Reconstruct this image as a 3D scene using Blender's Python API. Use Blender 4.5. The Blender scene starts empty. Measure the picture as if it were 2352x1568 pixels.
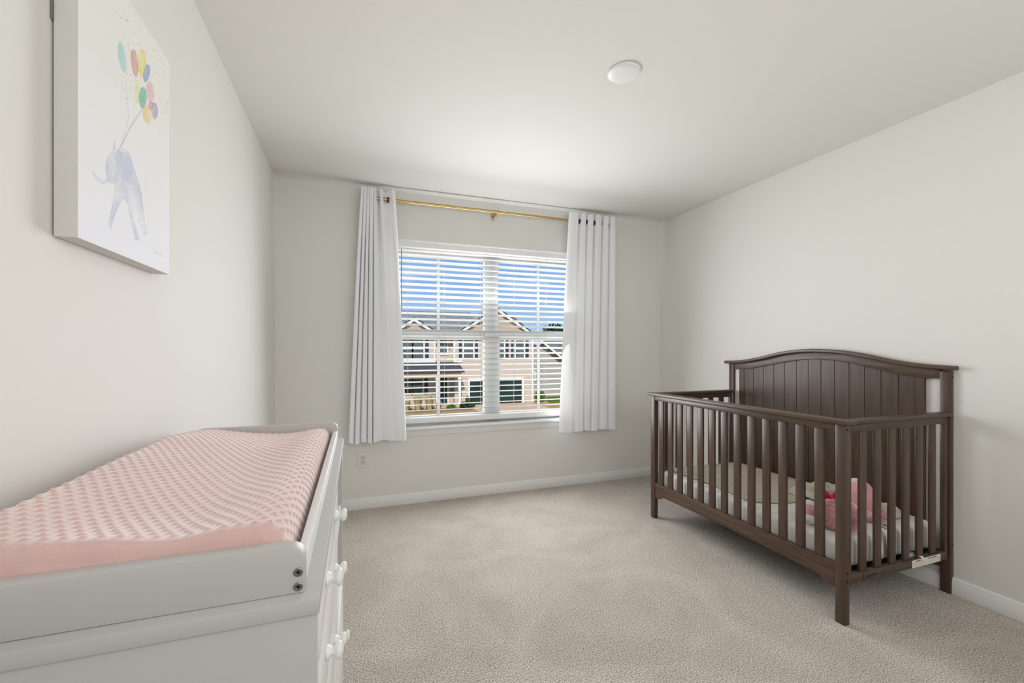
import bpy, bmesh, math, random
from math import sin, cos, pi, radians, sqrt, floor, exp
from mathutils import Vector, Matrix, noise as mnoise

random.seed(7)
COL = bpy.context.scene.collection

# ------------------------------------------------------------------ room numbers (metres)
XL, XR = -0.5353, 2.7902          # left / right wall
YF, YN = 3.5056, -0.95            # far (window) wall / near wall
H = 2.44
CAM_Z = 1.205

# ------------------------------------------------------------------ materials
def new_mat(name):
    m = bpy.data.materials.new(name)
    m.use_nodes = True
    nt = m.node_tree
    return m, nt, nt.nodes['Principled BSDF']

def lin(c):
    return tuple((v / 12.92) if v <= 0.04045 else ((v + 0.055) / 1.055) ** 2.4 for v in c)

def rgb(r, g, b):
    return lin((r / 255, g / 255, b / 255)) + (1,)

def add_bump(nt, bsdf, scale, strength, detail=2.0, dist=0.002, coord='Object'):
    tc = nt.nodes.new('ShaderNodeTexCoord')
    nz = nt.nodes.new('ShaderNodeTexNoise')
    nz.inputs['Scale'].default_value = scale
    nz.inputs['Detail'].default_value = detail
    bp = nt.nodes.new('ShaderNodeBump')
    bp.inputs['Strength'].default_value = strength
    bp.inputs['Distance'].default_value = dist
    nt.links.new(tc.outputs[coord], nz.inputs['Vector'])
    nt.links.new(nz.outputs['Fac'], bp.inputs['Height'])
    nt.links.new(bp.outputs['Normal'], bsdf.inputs['Normal'])
    return tc, nz, bp

def simple(name, col, rough=0.5, spec=0.5, metal=0.0, bump=None, sheen=0.0, var=0.0, vscale=6.0):
    m, nt, b = new_mat(name)
    b.inputs['Base Color'].default_value = col
    b.inputs['Roughness'].default_value = rough
    b.inputs['Specular IOR Level'].default_value = spec
    b.inputs['Metallic'].default_value = metal
    if sheen:
        b.inputs['Sheen Weight'].default_value = sheen
        b.inputs['Sheen Roughness'].default_value = 0.5
    tc = None
    if bump:
        tc, nz, bp = add_bump(nt, b, bump[0], bump[1])
    if var:
        if tc is None:
            tc = nt.nodes.new('ShaderNodeTexCoord')
        n2 = nt.nodes.new('ShaderNodeTexNoise')
        n2.inputs['Scale'].default_value = vscale
        n2.inputs['Detail'].default_value = 3
        rp = nt.nodes.new('ShaderNodeValToRGB')
        a = tuple(c * (1 - var) for c in col[:3]) + (1,)
        d = tuple(min(1, c * (1 + var)) for c in col[:3]) + (1,)
        rp.color_ramp.elements[0].position = 0.3
        rp.color_ramp.elements[1].position = 0.7
        rp.color_ramp.elements[0].color = a
        rp.color_ramp.elements[1].color = d
        nt.links.new(tc.outputs['Object'], n2.inputs['Vector'])
        nt.links.new(n2.outputs['Fac'], rp.inputs['Fac'])
        nt.links.new(rp.outputs['Color'], b.inputs['Base Color'])
    return m

def wood_mat(name, c1, c2, rough=0.38, spec=0.5, axis='Y', scale=1.0):
    m, nt, b = new_mat(name)
    tc = nt.nodes.new('ShaderNodeTexCoord')
    mp = nt.nodes.new('ShaderNodeMapping')
    sc = {'X': (1.2, 14, 14), 'Y': (14, 1.2, 14), 'Z': (14, 14, 1.2)}[axis]
    mp.inputs['Scale'].default_value = tuple(v * scale for v in sc)
    nz = nt.nodes.new('ShaderNodeTexNoise')
    nz.inputs['Scale'].default_value = 3.0
    nz.inputs['Detail'].default_value = 6
    nz.inputs['Distortion'].default_value = 0.6
    rp = nt.nodes.new('ShaderNodeValToRGB')
    rp.color_ramp.elements[0].position = 0.32
    rp.color_ramp.elements[1].position = 0.7
    rp.color_ramp.elements[0].color = c1
    rp.color_ramp.elements[1].color = c2
    nt.links.new(tc.outputs['Object'], mp.inputs['Vector'])
    nt.links.new(mp.outputs['Vector'], nz.inputs['Vector'])
    nt.links.new(nz.outputs['Fac'], rp.inputs['Fac'])
    nt.links.new(rp.outputs['Color'], b.inputs['Base Color'])
    b.inputs['Roughness'].default_value = rough
    b.inputs['Specular IOR Level'].default_value = spec
    return m

def carpet_mat():
    m, nt, b = new_mat('carpet_pile')
    tc = nt.nodes.new('ShaderNodeTexCoord')
    fine = nt.nodes.new('ShaderNodeTexNoise')
    fine.inputs['Scale'].default_value = 195
    fine.inputs['Detail'].default_value = 3
    fine.inputs['Roughness'].default_value = 0.65
    r1 = nt.nodes.new('ShaderNodeValToRGB')
    r1.color_ramp.elements[0].position = 0.33
    r1.color_ramp.elements[1].position = 0.64
    r1.color_ramp.elements[0].color = CARPET_DARK
    r1.color_ramp.elements[1].color = CARPET_LIGHT
    big = nt.nodes.new('ShaderNodeTexNoise')
    big.inputs['Scale'].default_value = 2.3
    big.inputs['Detail'].default_value = 4
    big.inputs['Distortion'].default_value = 1.2
    r2 = nt.nodes.new('ShaderNodeValToRGB')
    r2.color_ramp.elements[0].position = 0.35
    r2.color_ramp.elements[1].position = 0.65
    r2.color_ramp.elements[0].color = (0.90, 0.89, 0.87, 1)
    r2.color_ramp.elements[1].color = (1.06, 1.06, 1.06, 1)
    mx = nt.nodes.new('ShaderNodeMix')
    mx.data_type = 'RGBA'
    mx.blend_type = 'MULTIPLY'
    mx.inputs[0].default_value = 1.0
    nt.links.new(tc.outputs['Object'], fine.inputs['Vector'])
    nt.links.new(tc.outputs['Object'], big.inputs['Vector'])
    nt.links.new(fine.outputs['Fac'], r1.inputs['Fac'])
    nt.links.new(big.outputs['Fac'], r2.inputs['Fac'])
    nt.links.new(r1.outputs['Color'], mx.inputs[6])
    nt.links.new(r2.outputs['Color'], mx.inputs[7])
    nt.links.new(mx.outputs[2], b.inputs['Base Color'])
    vo = nt.nodes.new('ShaderNodeTexVoronoi')
    vo.inputs['Scale'].default_value = 150
    nt.links.new(tc.outputs['Object'], vo.inputs['Vector'])
    ad = nt.nodes.new('ShaderNodeMath')
    ad.operation = 'SUBTRACT'
    nt.links.new(fine.outputs['Fac'], ad.inputs[0])
    nt.links.new(vo.outputs['Distance'], ad.inputs[1])
    bp = nt.nodes.new('ShaderNodeBump')
    bp.inputs['Strength'].default_value = 0.8
    bp.inputs['Distance'].default_value = 0.006
    nt.links.new(ad.outputs[0], bp.inputs['Height'])
    nt.links.new(bp.outputs['Normal'], b.inputs['Normal'])
    b.inputs['Roughness'].default_value = 0.95
    b.inputs['Specular IOR Level'].default_value = 0.1
    b.inputs['Sheen Weight'].default_value = 0.15
    return m

def glass_mat():
    m = bpy.data.materials.new('window_glass')
    m.use_nodes = True
    nt = m.node_tree
    nt.nodes.clear()
    out = nt.nodes.new('ShaderNodeOutputMaterial')
    tr = nt.nodes.new('ShaderNodeBsdfTransparent')
    tr.inputs['Color'].default_value = (0.97, 0.98, 0.98, 1)
    gl = nt.nodes.new('ShaderNodeBsdfGlossy')
    gl.inputs['Roughness'].default_value = 0.02
    fr = nt.nodes.new('ShaderNodeFresnel')
    fr.inputs['IOR'].default_value = 1.12
    mx = nt.nodes.new('ShaderNodeMixShader')
    nt.links.new(fr.outputs[0], mx.inputs[0])
    nt.links.new(tr.outputs[0], mx.inputs[1])
    nt.links.new(gl.outputs[0], mx.inputs[2])
    nt.links.new(mx.outputs[0], out.inputs['Surface'])
    return m

def curtain_mat():
    m = bpy.data.materials.new('white_curtain_cloth')
    m.use_nodes = True
    nt = m.node_tree
    b = nt.nodes['Principled BSDF']
    b.inputs['Base Color'].default_value = CURTAIN_COL
    b.inputs['Roughness'].default_value = 0.85
    b.inputs['Specular IOR Level'].default_value = 0.15
    b.inputs['Sheen Weight'].default_value = 0.1
    tr = nt.nodes.new('ShaderNodeBsdfTranslucent')
    tr.inputs['Color'].default_value = (0.8, 0.8, 0.8, 1)
    mx = nt.nodes.new('ShaderNodeMixShader')
    mx.inputs[0].default_value = 0.08
    out = nt.nodes['Material Output']
    nt.links.new(b.outputs[0], mx.inputs[1])
    nt.links.new(tr.outputs[0], mx.inputs[2])
    nt.links.new(mx.outputs[0], out.inputs['Surface'])
    tc = nt.nodes.new('ShaderNodeTexCoord')
    w = nt.nodes.new('ShaderNodeTexNoise')
    w.inputs['Scale'].default_value = 12
    w.inputs['Detail'].default_value = 5
    bp = nt.nodes.new('ShaderNodeBump')
    bp.inputs['Strength'].default_value = 0.12
    bp.inputs['Distance'].default_value = 0.01
    nt.links.new(tc.outputs['Object'], w.inputs['Vector'])
    nt.links.new(w.outputs['Fac'], bp.inputs['Height'])
    nt.links.new(bp.outputs['Normal'], b.inputs['Normal'])
    return m

def siding_mat(name, col, pitch=0.2, dark=0.82):
    m, nt, b = new_mat(name)
    tc = nt.nodes.new('ShaderNodeTexCoord')
    sx = nt.nodes.new('ShaderNodeSeparateXYZ')
    dv = nt.nodes.new('ShaderNodeMath'); dv.operation = 'DIVIDE'; dv.inputs[1].default_value = pitch
    fr = nt.nodes.new('ShaderNodeMath'); fr.operation = 'FRACT'
    rp = nt.nodes.new('ShaderNodeValToRGB')
    rp.color_ramp.elements[0].position = 0.0
    rp.color_ramp.elements[0].color = tuple(c * dark for c in col[:3]) + (1,)
    rp.color_ramp.elements[1].position = 0.3
    rp.color_ramp.elements[1].color = col
    nt.links.new(tc.outputs['Object'], sx.inputs[0])
    nt.links.new(sx.outputs['Z'], dv.inputs[0])
    nt.links.new(dv.outputs[0], fr.inputs[0])
    nt.links.new(fr.outputs[0], rp.inputs['Fac'])
    nt.links.new(rp.outputs['Color'], b.inputs['Base Color'])
    b.inputs['Roughness'].default_value = 0.7
    b.inputs['Specular IOR Level'].default_value = 0.2
    return m

def dotted_cloth(name, col, dotcol):
    """cloth with columns of small pale zigzag dots running across it"""
    m, nt, b = new_mat(name)
    N, L = nt.nodes.new, nt.links.new
    tc = N('ShaderNodeTexCoord'); sp = N('ShaderNodeSeparateXYZ')
    L(tc.outputs['Object'], sp.inputs[0])
    def math_(op, a=None, bval=None, a_link=None, b_link=None):
        n = N('ShaderNodeMath'); n.operation = op
        if a_link is not None: L(a_link, n.inputs[0])
        elif a is not None: n.inputs[0].default_value = a
        if b_link is not None: L(b_link, n.inputs[1])
        elif bval is not None: n.inputs[1].default_value = bval
        return n.outputs[0]
    colf = math_('FRACT', a_link=math_('DIVIDE', a_link=sp.outputs['Y'], bval=0.135))
    u = math_('MULTIPLY', a_link=math_('SUBTRACT', a_link=colf, bval=0.5), bval=0.135)
    rowf = math_('FRACT', a_link=math_('DIVIDE', a_link=sp.outputs['X'], bval=0.026))
    v = math_('MULTIPLY', a_link=math_('SUBTRACT', a_link=rowf, bval=0.5), bval=0.026)
    au = math_('ABSOLUTE', a_link=u)
    du = math_('SUBTRACT', a_link=au, bval=0.012)
    d2 = math_('ADD', a_link=math_('MULTIPLY', a_link=du, b_link=du), b_link=math_('MULTIPLY', a_link=v, b_link=v))
    msk = math_('LESS_THAN', a_link=d2, bval=0.0045 ** 2)
    mx = N('ShaderNodeMix'); mx.data_type = 'RGBA'
    L(msk, mx.inputs[0])
    mx.inputs[6].default_value = col
    mx.inputs[7].default_value = dotcol
    L(mx.outputs[2], b.inputs['Base Color'])
    b.inputs['Roughness'].default_value = 0.9
    b.inputs['Specular IOR Level'].default_value = 0.1
    return m

def vcol_mat(name, attr='paint', rough=0.75):
    m, nt, b = new_mat(name)
    a = nt.nodes.new('ShaderNodeVertexColor')
    a.layer_name = attr
    nt.links.new(a.outputs['Color'], b.inputs['Base Color'])
    b.inputs['Roughness'].default_value = rough
    b.inputs['Specular IOR Level'].default_value = 0.25
    add_bump(nt, b, 900, 0.25, 1.0, 0.0006)
    return m

WALL_COL = (0.788, 0.780, 0.748, 1)
CEIL_COL = (0.768, 0.760, 0.730, 1)
CARPET_DARK = (0.165, 0.142, 0.120, 1)
CARPET_LIGHT = (0.90, 0.825, 0.745, 1)
CURTAIN_COL = (0.93, 0.945, 0.975, 1)

M = {}
M['wall'] = simple('wall_paint', WALL_COL, 0.62, 0.25, bump=(260, 0.06))
M['wall2'] = simple('low_bounce_wall_paint', (0.50, 0.49, 0.46, 1), 0.62, 0.25, bump=(260, 0.06))  # near wall darkened so less light bounces onto camera-facing sides
M['ceil'] = simple('ceiling_paint', CEIL_COL, 0.75, 0.2, bump=(180, 0.08))
M['trim'] = simple('white_trim_paint', (0.84, 0.84, 0.84, 1), 0.4, 0.4, bump=(40, 0.02))
M['base'] = simple('baseboard_paint', (0.85, 0.85, 0.845, 1), 0.45, 0.4, bump=(40, 0.02))
M['carpet'] = carpet_mat()
M['glass'] = glass_mat()
M['vinyl'] = simple('white_vinyl', (0.86, 0.88, 0.89, 1), 0.35, 0.5, bump=(30, 0.01))
M['slat'] = simple('white_blind_slat', (0.90, 0.90, 0.88, 1), 0.4, 0.4, bump=(25, 0.02))
M['cord'] = simple('white_cord', (0.75, 0.74, 0.71, 1), 0.8, 0.2, bump=(300, 0.2))
M['wand'] = simple('clear_grey_wand', (0.33, 0.32, 0.30, 1), 0.2, 0.6, bump=(60, 0.02))
M['curtain'] = curtain_mat()
M['brass'] = simple('brushed_brass', (0.50, 0.34, 0.15, 1), 0.33, 0.5, 0.9, bump=(200, 0.05))
M['bronze'] = simple('dark_bronze', (0.035, 0.03, 0.025, 1), 0.4, 0.5, 0.6, bump=(100, 0.05))
M['wood'] = wood_mat('espresso_wood_vertical', (0.055, 0.032, 0.021, 1), (0.096, 0.058, 0.039, 1), 0.36, 0.46, 'Z')
M['woodl'] = wood_mat('espresso_wood_long', (0.060, 0.033, 0.020, 1), (0.106, 0.062, 0.039, 1), 0.34, 0.52, 'Y')
M['woodw'] = wood_mat('espresso_wood_short', (0.056, 0.035, 0.024, 1), (0.094, 0.062, 0.044, 1), 0.42, 0.45, 'X')
M['bolt'] = simple('black_bolt', (0.012, 0.011, 0.010, 1), 0.35, 0.5, 0.5, bump=(80, 0.05))
M['sheet'] = simple('white_fitted_sheet', (0.90, 0.885, 0.85, 1), 0.9, 0.1, bump=(45, 0.15))
M['blanket'] = dotted_cloth('sage_dotted_blanket', (0.56, 0.525, 0.43, 1), (0.74, 0.71, 0.62, 1))
M['sage'] = simple('sage_knit', (0.62, 0.595, 0.465, 1), 0.95, 0.1, bump=(220, 0.3), sheen=0.2, var=0.12, vscale=18)
M['fur'] = simple('pink_fur', (0.95, 0.54, 0.58, 1), 0.9, 0.1, sheen=0.4, bump=(200, 0.2), var=0.15, vscale=30)
M['pinkplush'] = simple('pink_plush', (0.92, 0.46, 0.50, 1), 0.95, 0.1, sheen=0.4, bump=(300, 0.3), var=0.08, vscale=25)
M['whiteplush'] = simple('white_plush', (0.86, 0.83, 0.80, 1), 0.95, 0.1, sheen=0.4, bump=(250, 0.3))
M['bow'] = simple('red_satin', (0.72, 0.005, 0.06, 1), 0.35, 0.5, bump=(60, 0.1))
M['paper'] = simple('white_label', (0.80, 0.77, 0.70, 1), 0.7, 0.2, bump=(60, 0.05))
M['ink'] = simple('black_ink', (0.05, 0.05, 0.05, 1), 0.7, 0.2, bump=(60, 0.02))
M['greyink'] = simple('grey_ink', (0.42, 0.40, 0.36, 1), 0.7, 0.2, bump=(60, 0.02))
M['lacq'] = simple('white_lacquer', (0.83, 0.83, 0.82, 1), 0.30, 0.5, bump=(35, 0.015))
M['lacq_shaded'] = simple('shaded_white_melamine', (0.53, 0.522, 0.518, 1), 0.45, 0.4, bump=(60, 0.02))  # white board with the dim near-side shade put into its colour
M['knob'] = simple('white_enamel_knob', (0.84, 0.84, 0.83, 1), 0.25, 0.5, bump=(30, 0.01))
M['steel'] = simple('screw_steel', (0.30, 0.29, 0.27, 1), 0.35, 0.5, 0.9, bump=(120, 0.1))
M['minky'] = simple('pink_minky', (0.69, 0.465, 0.44, 1), 0.9, 0.12, sheen=1.0, bump=(420, 0.25), var=0.04, vscale=8)
M['canvasside'] = simple('canvas_side', (0.72, 0.71, 0.68, 1), 0.8, 0.2, bump=(700, 0.3))
M['paint'] = vcol_mat('watercolour_print')
M['plate'] = simple('outlet_plate', (0.80, 0.79, 0.75, 1), 0.35, 0.4, bump=(40, 0.01))
M['plateface'] = simple('outlet_face', (0.66, 0.65, 0.61, 1), 0.35, 0.4, bump=(40, 0.01))
M['disc'] = simple('white_plastic_cover', (0.83, 0.83, 0.82, 1), 0.4, 0.4, bump=(40, 0.01))

# outdoors
M['siding'] = siding_mat('beige_siding', (0.59, 0.49, 0.40, 1), 0.22, 0.8)
M['siding2'] = siding_mat('tan_shake', (0.50, 0.39, 0.27, 1), 0.3, 0.75)
M['siding3'] = siding_mat('grey_siding', (0.42, 0.385, 0.345, 1), 0.2, 0.72)
M['shingle'] = simple('grey_shingles', (0.20, 0.20, 0.205, 1), 0.9, 0.1, bump=(8, 0.4), var=0.25, vscale=3)
M['shingle2'] = simple('light_shingles', (0.36, 0.34, 0.31, 1), 0.9, 0.1, bump=(8, 0.4), var=0.2, vscale=3)
M['porchroof'] = simple('charcoal_shingles', (0.075, 0.075, 0.075, 1), 0.9, 0.1, bump=(8, 0.4), var=0.2, vscale=3)
M['wtrim'] = simple('white_house_trim', (0.80, 0.78, 0.74, 1), 0.6, 0.2, bump=(5, 0.05))
M['eave'] = simple('dark_eave', (0.03, 0.03, 0.035, 1), 0.7, 0.2, bump=(5, 0.05))
M['pane'] = simple('grey_window_pane', (0.10, 0.125, 0.125, 1), 0.15, 0.5, bump=(1.2, 0.15), var=0.35, vscale=1.5)
M['pane2'] = simple('painted_green_reflection_pane', (0.05, 0.085, 0.055, 1), 0.15, 0.5, bump=(1.2, 0.15), var=0.5, vscale=1.3)  # green reflections painted into the pane colour
M['shutter'] = simple('navy_shutter', (0.022, 0.05, 0.09, 1), 0.6, 0.2, bump=(6, 0.2))
M['door'] = simple('teal_door', (0.014, 0.045, 0.048, 1), 0.5, 0.3, bump=(6, 0.1), var=0.3, vscale=2)
M['garage'] = simple('dark_green_garage', (0.012, 0.035, 0.032, 1), 0.5, 0.3, bump=(4, 0.1), var=0.4, vscale=1.2)
M['grass'] = simple('lawn_grass', (0.10, 0.15, 0.03, 1), 0.95, 0.1, bump=(12, 0.6), var=0.35, vscale=2)
M['mulch'] = simple('brown_mulch', (0.25, 0.175, 0.10, 1), 0.95, 0.1, bump=(14, 0.6), var=0.35, vscale=5)
M['drive'] = simple('tan_concrete', (0.60, 0.42, 0.27, 1), 0.9, 0.15, bump=(10, 0.2), var=0.08, vscale=1.2)
M['lawn2'] = simple('dormant_lawn', (0.42, 0.28, 0.11, 1), 0.95, 0.1, bump=(12, 0.5), var=0.18, vscale=2)
M['leaf'] = simple('dark_green_leaves', (0.035, 0.07, 0.02, 1), 0.8, 0.2, bump=(3, 0.3), var=0.5, vscale=2)
M['leaf2'] = simple('bright_green_leaves', (0.12, 0.19, 0.025, 1), 0.8, 0.2, bump=(3, 0.3), var=0.5, vscale=4)
M['straw'] = simple('straw_grass', (0.48, 0.42, 0.22, 1), 0.9, 0.1, bump=(8, 0.3), var=0.3, vscale=6)
M['bark'] = simple('brown_bark', (0.10, 0.07, 0.045, 1), 0.9, 0.1, bump=(20, 0.5))
M['wreath'] = simple('grey_green_wreath', (0.22, 0.24, 0.19, 1), 0.9, 0.1, bump=(12, 0.5))

# ------------------------------------------------------------------ mesh helpers
class MB:
    def __init__(s):
        s.v = []; s.f = []; s.mi = []; s.m = 0
    def add(s, vs, fs):
        o = len(s.v)
        s.v += [tuple(p) for p in vs]
        for f in fs:
            s.f.append(tuple(i + o for i in f)); s.mi.append(s.m)
        return s
    def box(s, x0, x1, y0, y1, z0, z1):
        if x0 > x1: x0, x1 = x1, x0
        if y0 > y1: y0, y1 = y1, y0
        if z0 > z1: z0, z1 = z1, z0
        return s.add([(x0, y0, z0), (x1, y0, z0), (x1, y1, z0), (x0, y1, z0),
                      (x0, y0, z1), (x1, y0, z1), (x1, y1, z1), (x0, y1, z1)],
                     [(0, 3, 2, 1), (4, 5, 6, 7), (0, 1, 5, 4), (1, 2, 6, 5), (2, 3, 7, 6), (3, 0, 4, 7)])
    def prism(s, pts, axis, a, b):
        """pts: outline in the other two axes (in xyz order), extruded from a to b"""
        n = len(pts)
        def mk(p, t):
            return {'X': (t, p[0], p[1]), 'Y': (p[0], t, p[1]), 'Z': (p[0], p[1], t)}[axis]
        vs = [mk(p, a) for p in pts] + [mk(p, b) for p in pts]
        fs = [tuple(range(n - 1, -1, -1)), tuple(range(n, 2 * n))]
        fs += [(i, (i + 1) % n, n + (i + 1) % n, n + i) for i in range(n)]
        return s.add(vs, fs)
    def tube(s, pts, r, n=10, caps=True):
        rings = []
        P = [Vector(p) for p in pts]
        for i, p in enumerate(P):
            t = (P[min(i + 1, len(P) - 1)] - P[max(i - 1, 0)]).normalized()
            up = Vector((0, 0, 1)) if abs(t.z) < 0.9 else Vector((1, 0, 0))
            a = t.cross(up).normalized(); b = t.cross(a).normalized()
            rr = r[i] if isinstance(r, (list, tuple)) else r
            rings.append([p + a * rr * cos(2 * pi * k / n) + b * rr * sin(2 * pi * k / n) for k in range(n)])
        vs = [q for g in rings for q in g]
        fs = []
        for i in range(len(P) - 1):
            for k in range(n):
                fs.append((i * n + k, i * n + (k + 1) % n, (i + 1) * n + (k + 1) % n, (i + 1) * n + k))
        if caps:
            fs.append(tuple(range(n - 1, -1, -1)))
            fs.append(tuple((len(P) - 1) * n + k for k in range(n)))
        return s.add(vs, fs)
    def lathe(s, prof, c=(0, 0, 0), axis='Z', n=24):
        """prof: (radius, height) pairs"""
        vs = []
        for (r, h) in prof:
            for k in range(n):
                a = 2 * pi * k / n
                q = (r * cos(a), r * sin(a), h)
                if axis == 'X': q = (q[2], q[0], q[1])
                if axis == 'Y': q = (q[1], q[2], q[0])
                vs.append((q[0] + c[0], q[1] + c[1], q[2] + c[2]))
        fs = []
        for i in range(len(prof) - 1):
            for k in range(n):
                fs.append((i * n + k, i * n + (k + 1) % n, (i + 1) * n + (k + 1) % n, (i + 1) * n + k))
        fs.append(tuple(range(n - 1, -1, -1)))
        fs.append(tuple((len(prof) - 1) * n + k for k in range(n)))
        return s.add(vs, fs)
    def grid(s, rows):
        nr, nc = len(rows), len(rows[0])
        vs = [p for r in rows for p in r]
        fs = [(i * nc + j, i * nc + j + 1, (i + 1) * nc + j + 1, (i + 1) * nc + j)
              for i in range(nr - 1) for j in range(nc - 1)]
        return s.add(vs, fs)
    def ball(s, c, rad, nu=24, nv=14, jit=0.0, freq=3.0, seed=0.0):
        rows = []
        for i in range(nv + 1):
            t = pi * i / nv
            row = []
            for j in range(nu + 1):
                p = 2 * pi * (j % nu) / nu
                d = Vector((sin(t) * cos(p), sin(t) * sin(p), cos(t)))
                k = 1 + jit * mnoise.noise(d * freq + Vector((seed, seed, seed)))
                row.append((c[0] + rad[0] * d.x * k, c[1] + rad[1] * d.y * k, c[2] + rad[2] * d.z * k))
            rows.append(row)
        return s.grid(rows)
    def build(s, name, mats, parent=None, bevel=0.0, seg=2, smooth=False, subsurf=0):
        me = bpy.data.meshes.new(name)
        bm = bmesh.new()
        vs = [bm.verts.new(p) for p in s.v]
        for f, mi in zip(s.f, s.mi):
            ids = []
            for i in f:
                if i not in ids: ids.append(i)
            if len(ids) < 3: continue
            try:
                fc = bm.faces.new([vs[i] for i in ids]); fc.material_index = mi
            except ValueError:
                pass
        bmesh.ops.remove_doubles(bm, verts=bm.verts, dist=1e-6)
        bmesh.ops.recalc_face_normals(bm, faces=bm.faces)
        if bevel > 0:
            es = [e for e in bm.edges if len(e.link_faces) == 2 and e.calc_face_angle(0) > 0.5]
            bmesh.ops.bevel(bm, geom=es, offset=bevel, segments=seg, affect='EDGES', profile=0.5, clamp_overlap=True)
        bm.to_mesh(me); bm.free()
        for m in (mats if isinstance(mats, (list, tuple)) else [mats]):
            me.materials.append(m)
        if smooth:
            for p in me.polygons: p.use_smooth = True
        elif bevel > 0:
            for p in me.polygons: p.use_smooth = True
            try:
                me.set_sharp_from_angle(angle=radians(35))
            except Exception:
                pass
        o = bpy.data.objects.new(name, me)
        COL.objects.link(o)
        if parent is not None: o.parent = parent
        if subsurf:
            md = o.modifiers.new('subsurf', 'SUBSURF'); md.levels = subsurf; md.render_levels = subsurf
        return o

def tag(o, label=None, cat=None, group=None, kind=None):
    if label: o['label'] = label
    if cat: o['category'] = cat
    if group: o['group'] = group
    if kind: o['kind'] = kind
    return o

def thing(name, label, cat, loc=(0, 0, 0), rz=0.0, group=None):
    o = bpy.data.objects.new(name, None)
    COL.objects.link(o)
    o.empty_display_size = 0.05
    o.location = loc; o.rotation_euler = (0, 0, rz)
    return tag(o, label, cat, group)

def struct(o):
    o['kind'] = 'structure'
    return o

# light levels
SKY, SUN, WIN, REAR_FILL, CEIL_FILL, EXPO, WOUT, WTILT, GLOW = 1.0, 4.0, 26.0, 25.0, 1.5, 0.0, 46.0, -9.0, 5.5

# =================================================================== ROOM SHELL
OX0, OX1, OZ0, OZ1 = 0.22, 2.00, 0.598, 2.008        # window opening
WT = 0.16
b = MB(); b.box(XL - 0.12, XR + 0.12, YN - 0.12, YF + WT, -0.12, 0.0)
struct(b.build('floor', M['carpet']))
b = MB(); b.box(XL - 0.12, XR + 0.12, YN - 0.12, YF + WT, H, H + 0.12)
struct(b.build('ceiling', M['ceil']))
b = MB(); b.box(XL - 0.12, XL, YN - 0.12, YF + WT, 0, H)
struct(b.build('wall_left', M['wall']))
b = MB(); b.box(XR, XR + 0.12, YN - 0.12, YF + WT, 0, H)
struct(b.build('wall_right', M['wall']))
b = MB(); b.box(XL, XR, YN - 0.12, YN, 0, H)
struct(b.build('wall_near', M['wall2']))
b = MB()
b.box(XL, OX0, YF, YF + WT, 0, H); b.box(OX1, XR, YF, YF + WT, 0, H)
b.box(OX0, OX1, YF, YF + WT, 0, OZ0 - 0.02); b.box(OX0, OX1, YF, YF + WT, OZ1, H)
struct(b.build('wall_far', M['wall']))

def base_profile():
    # (distance from wall, height)
    return [(0.0005, 0.0), (0.014, 0.0), (0.014, 0.062), (0.011, 0.068), (0.011, 0.074), (0.006, 0.083), (0.0005, 0.083)]
b = MB(); b.prism([(YF - d, h) for d, h in base_profile()], 'X', XL + 0.001, XR - 0.001)
struct(b.build('baseboard_far', M['base'], bevel=0.0015))
b = MB(); b.prism([(XR - d, h) for d, h in base_profile()], 'Y', YN + 0.001, YF - 0.015)
struct(b.build('baseboard_right', M['base'], bevel=0.0015))
b = MB(); b.prism([(XL + d, h) for d, h in base_profile()], 'Y', YN + 0.001, YF - 0.015)
struct(b.build('baseboard_left', M['base'], bevel=0.0015))

# window casing, stool and apron
b = MB()
b.box(OX0 - 0.064, OX1 + 0.064, YF - 0.014, YF - 0.0005, OZ1, OZ1 + 0.05)
b.box(OX0 - 0.070, OX1 + 0.070, YF - 0.020, YF - 0.0005, OZ1 + 0.05, OZ1 + 0.066)
b.box(OX0 - 0.064, OX1 + 0.064, YF - 0.018, YF - 0.0005, OZ1 + 0.004, OZ1 + 0.014)
b.box(OX0 - 0.064, OX0 - 0.001, YF - 0.014, YF - 0.0005, OZ0 + 0.001, OZ1 - 0.001)
b.box(OX1 + 0.001, OX1 + 0.064, YF - 0.014, YF - 0.0005, OZ0 + 0.001, OZ1 - 0.001)
struct(b.build('trim_1', M['trim'], bevel=0.003))
b = MB(); b.box(OX0 - 0.085, OX1 + 0.085, YF - 0.040, YF - 0.0005, OZ0 - 0.020, OZ0)
b.box(OX0 + 0.001, OX1 - 0.001, YF - 0.001, YF + WT - 0.01, OZ0 - 0.019, OZ0)
struct(b.build('trim_2', M['trim'], bevel=0.005))
b = MB(); b.prism([(YF - 0.0005, OZ0 - 0.021), (YF - 0.020, OZ0 - 0.021), (YF - 0.015, OZ0 - 0.035), (YF - 0.012, OZ0 - 0.062), (YF - 0.005, OZ0 - 0.075), (YF - 0.0005, OZ0 - 0.075)], 'X', OX0 - 0.06, OX1 + 0.06)
struct(b.build('trim_3', M['base'], bevel=0.002))

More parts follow.
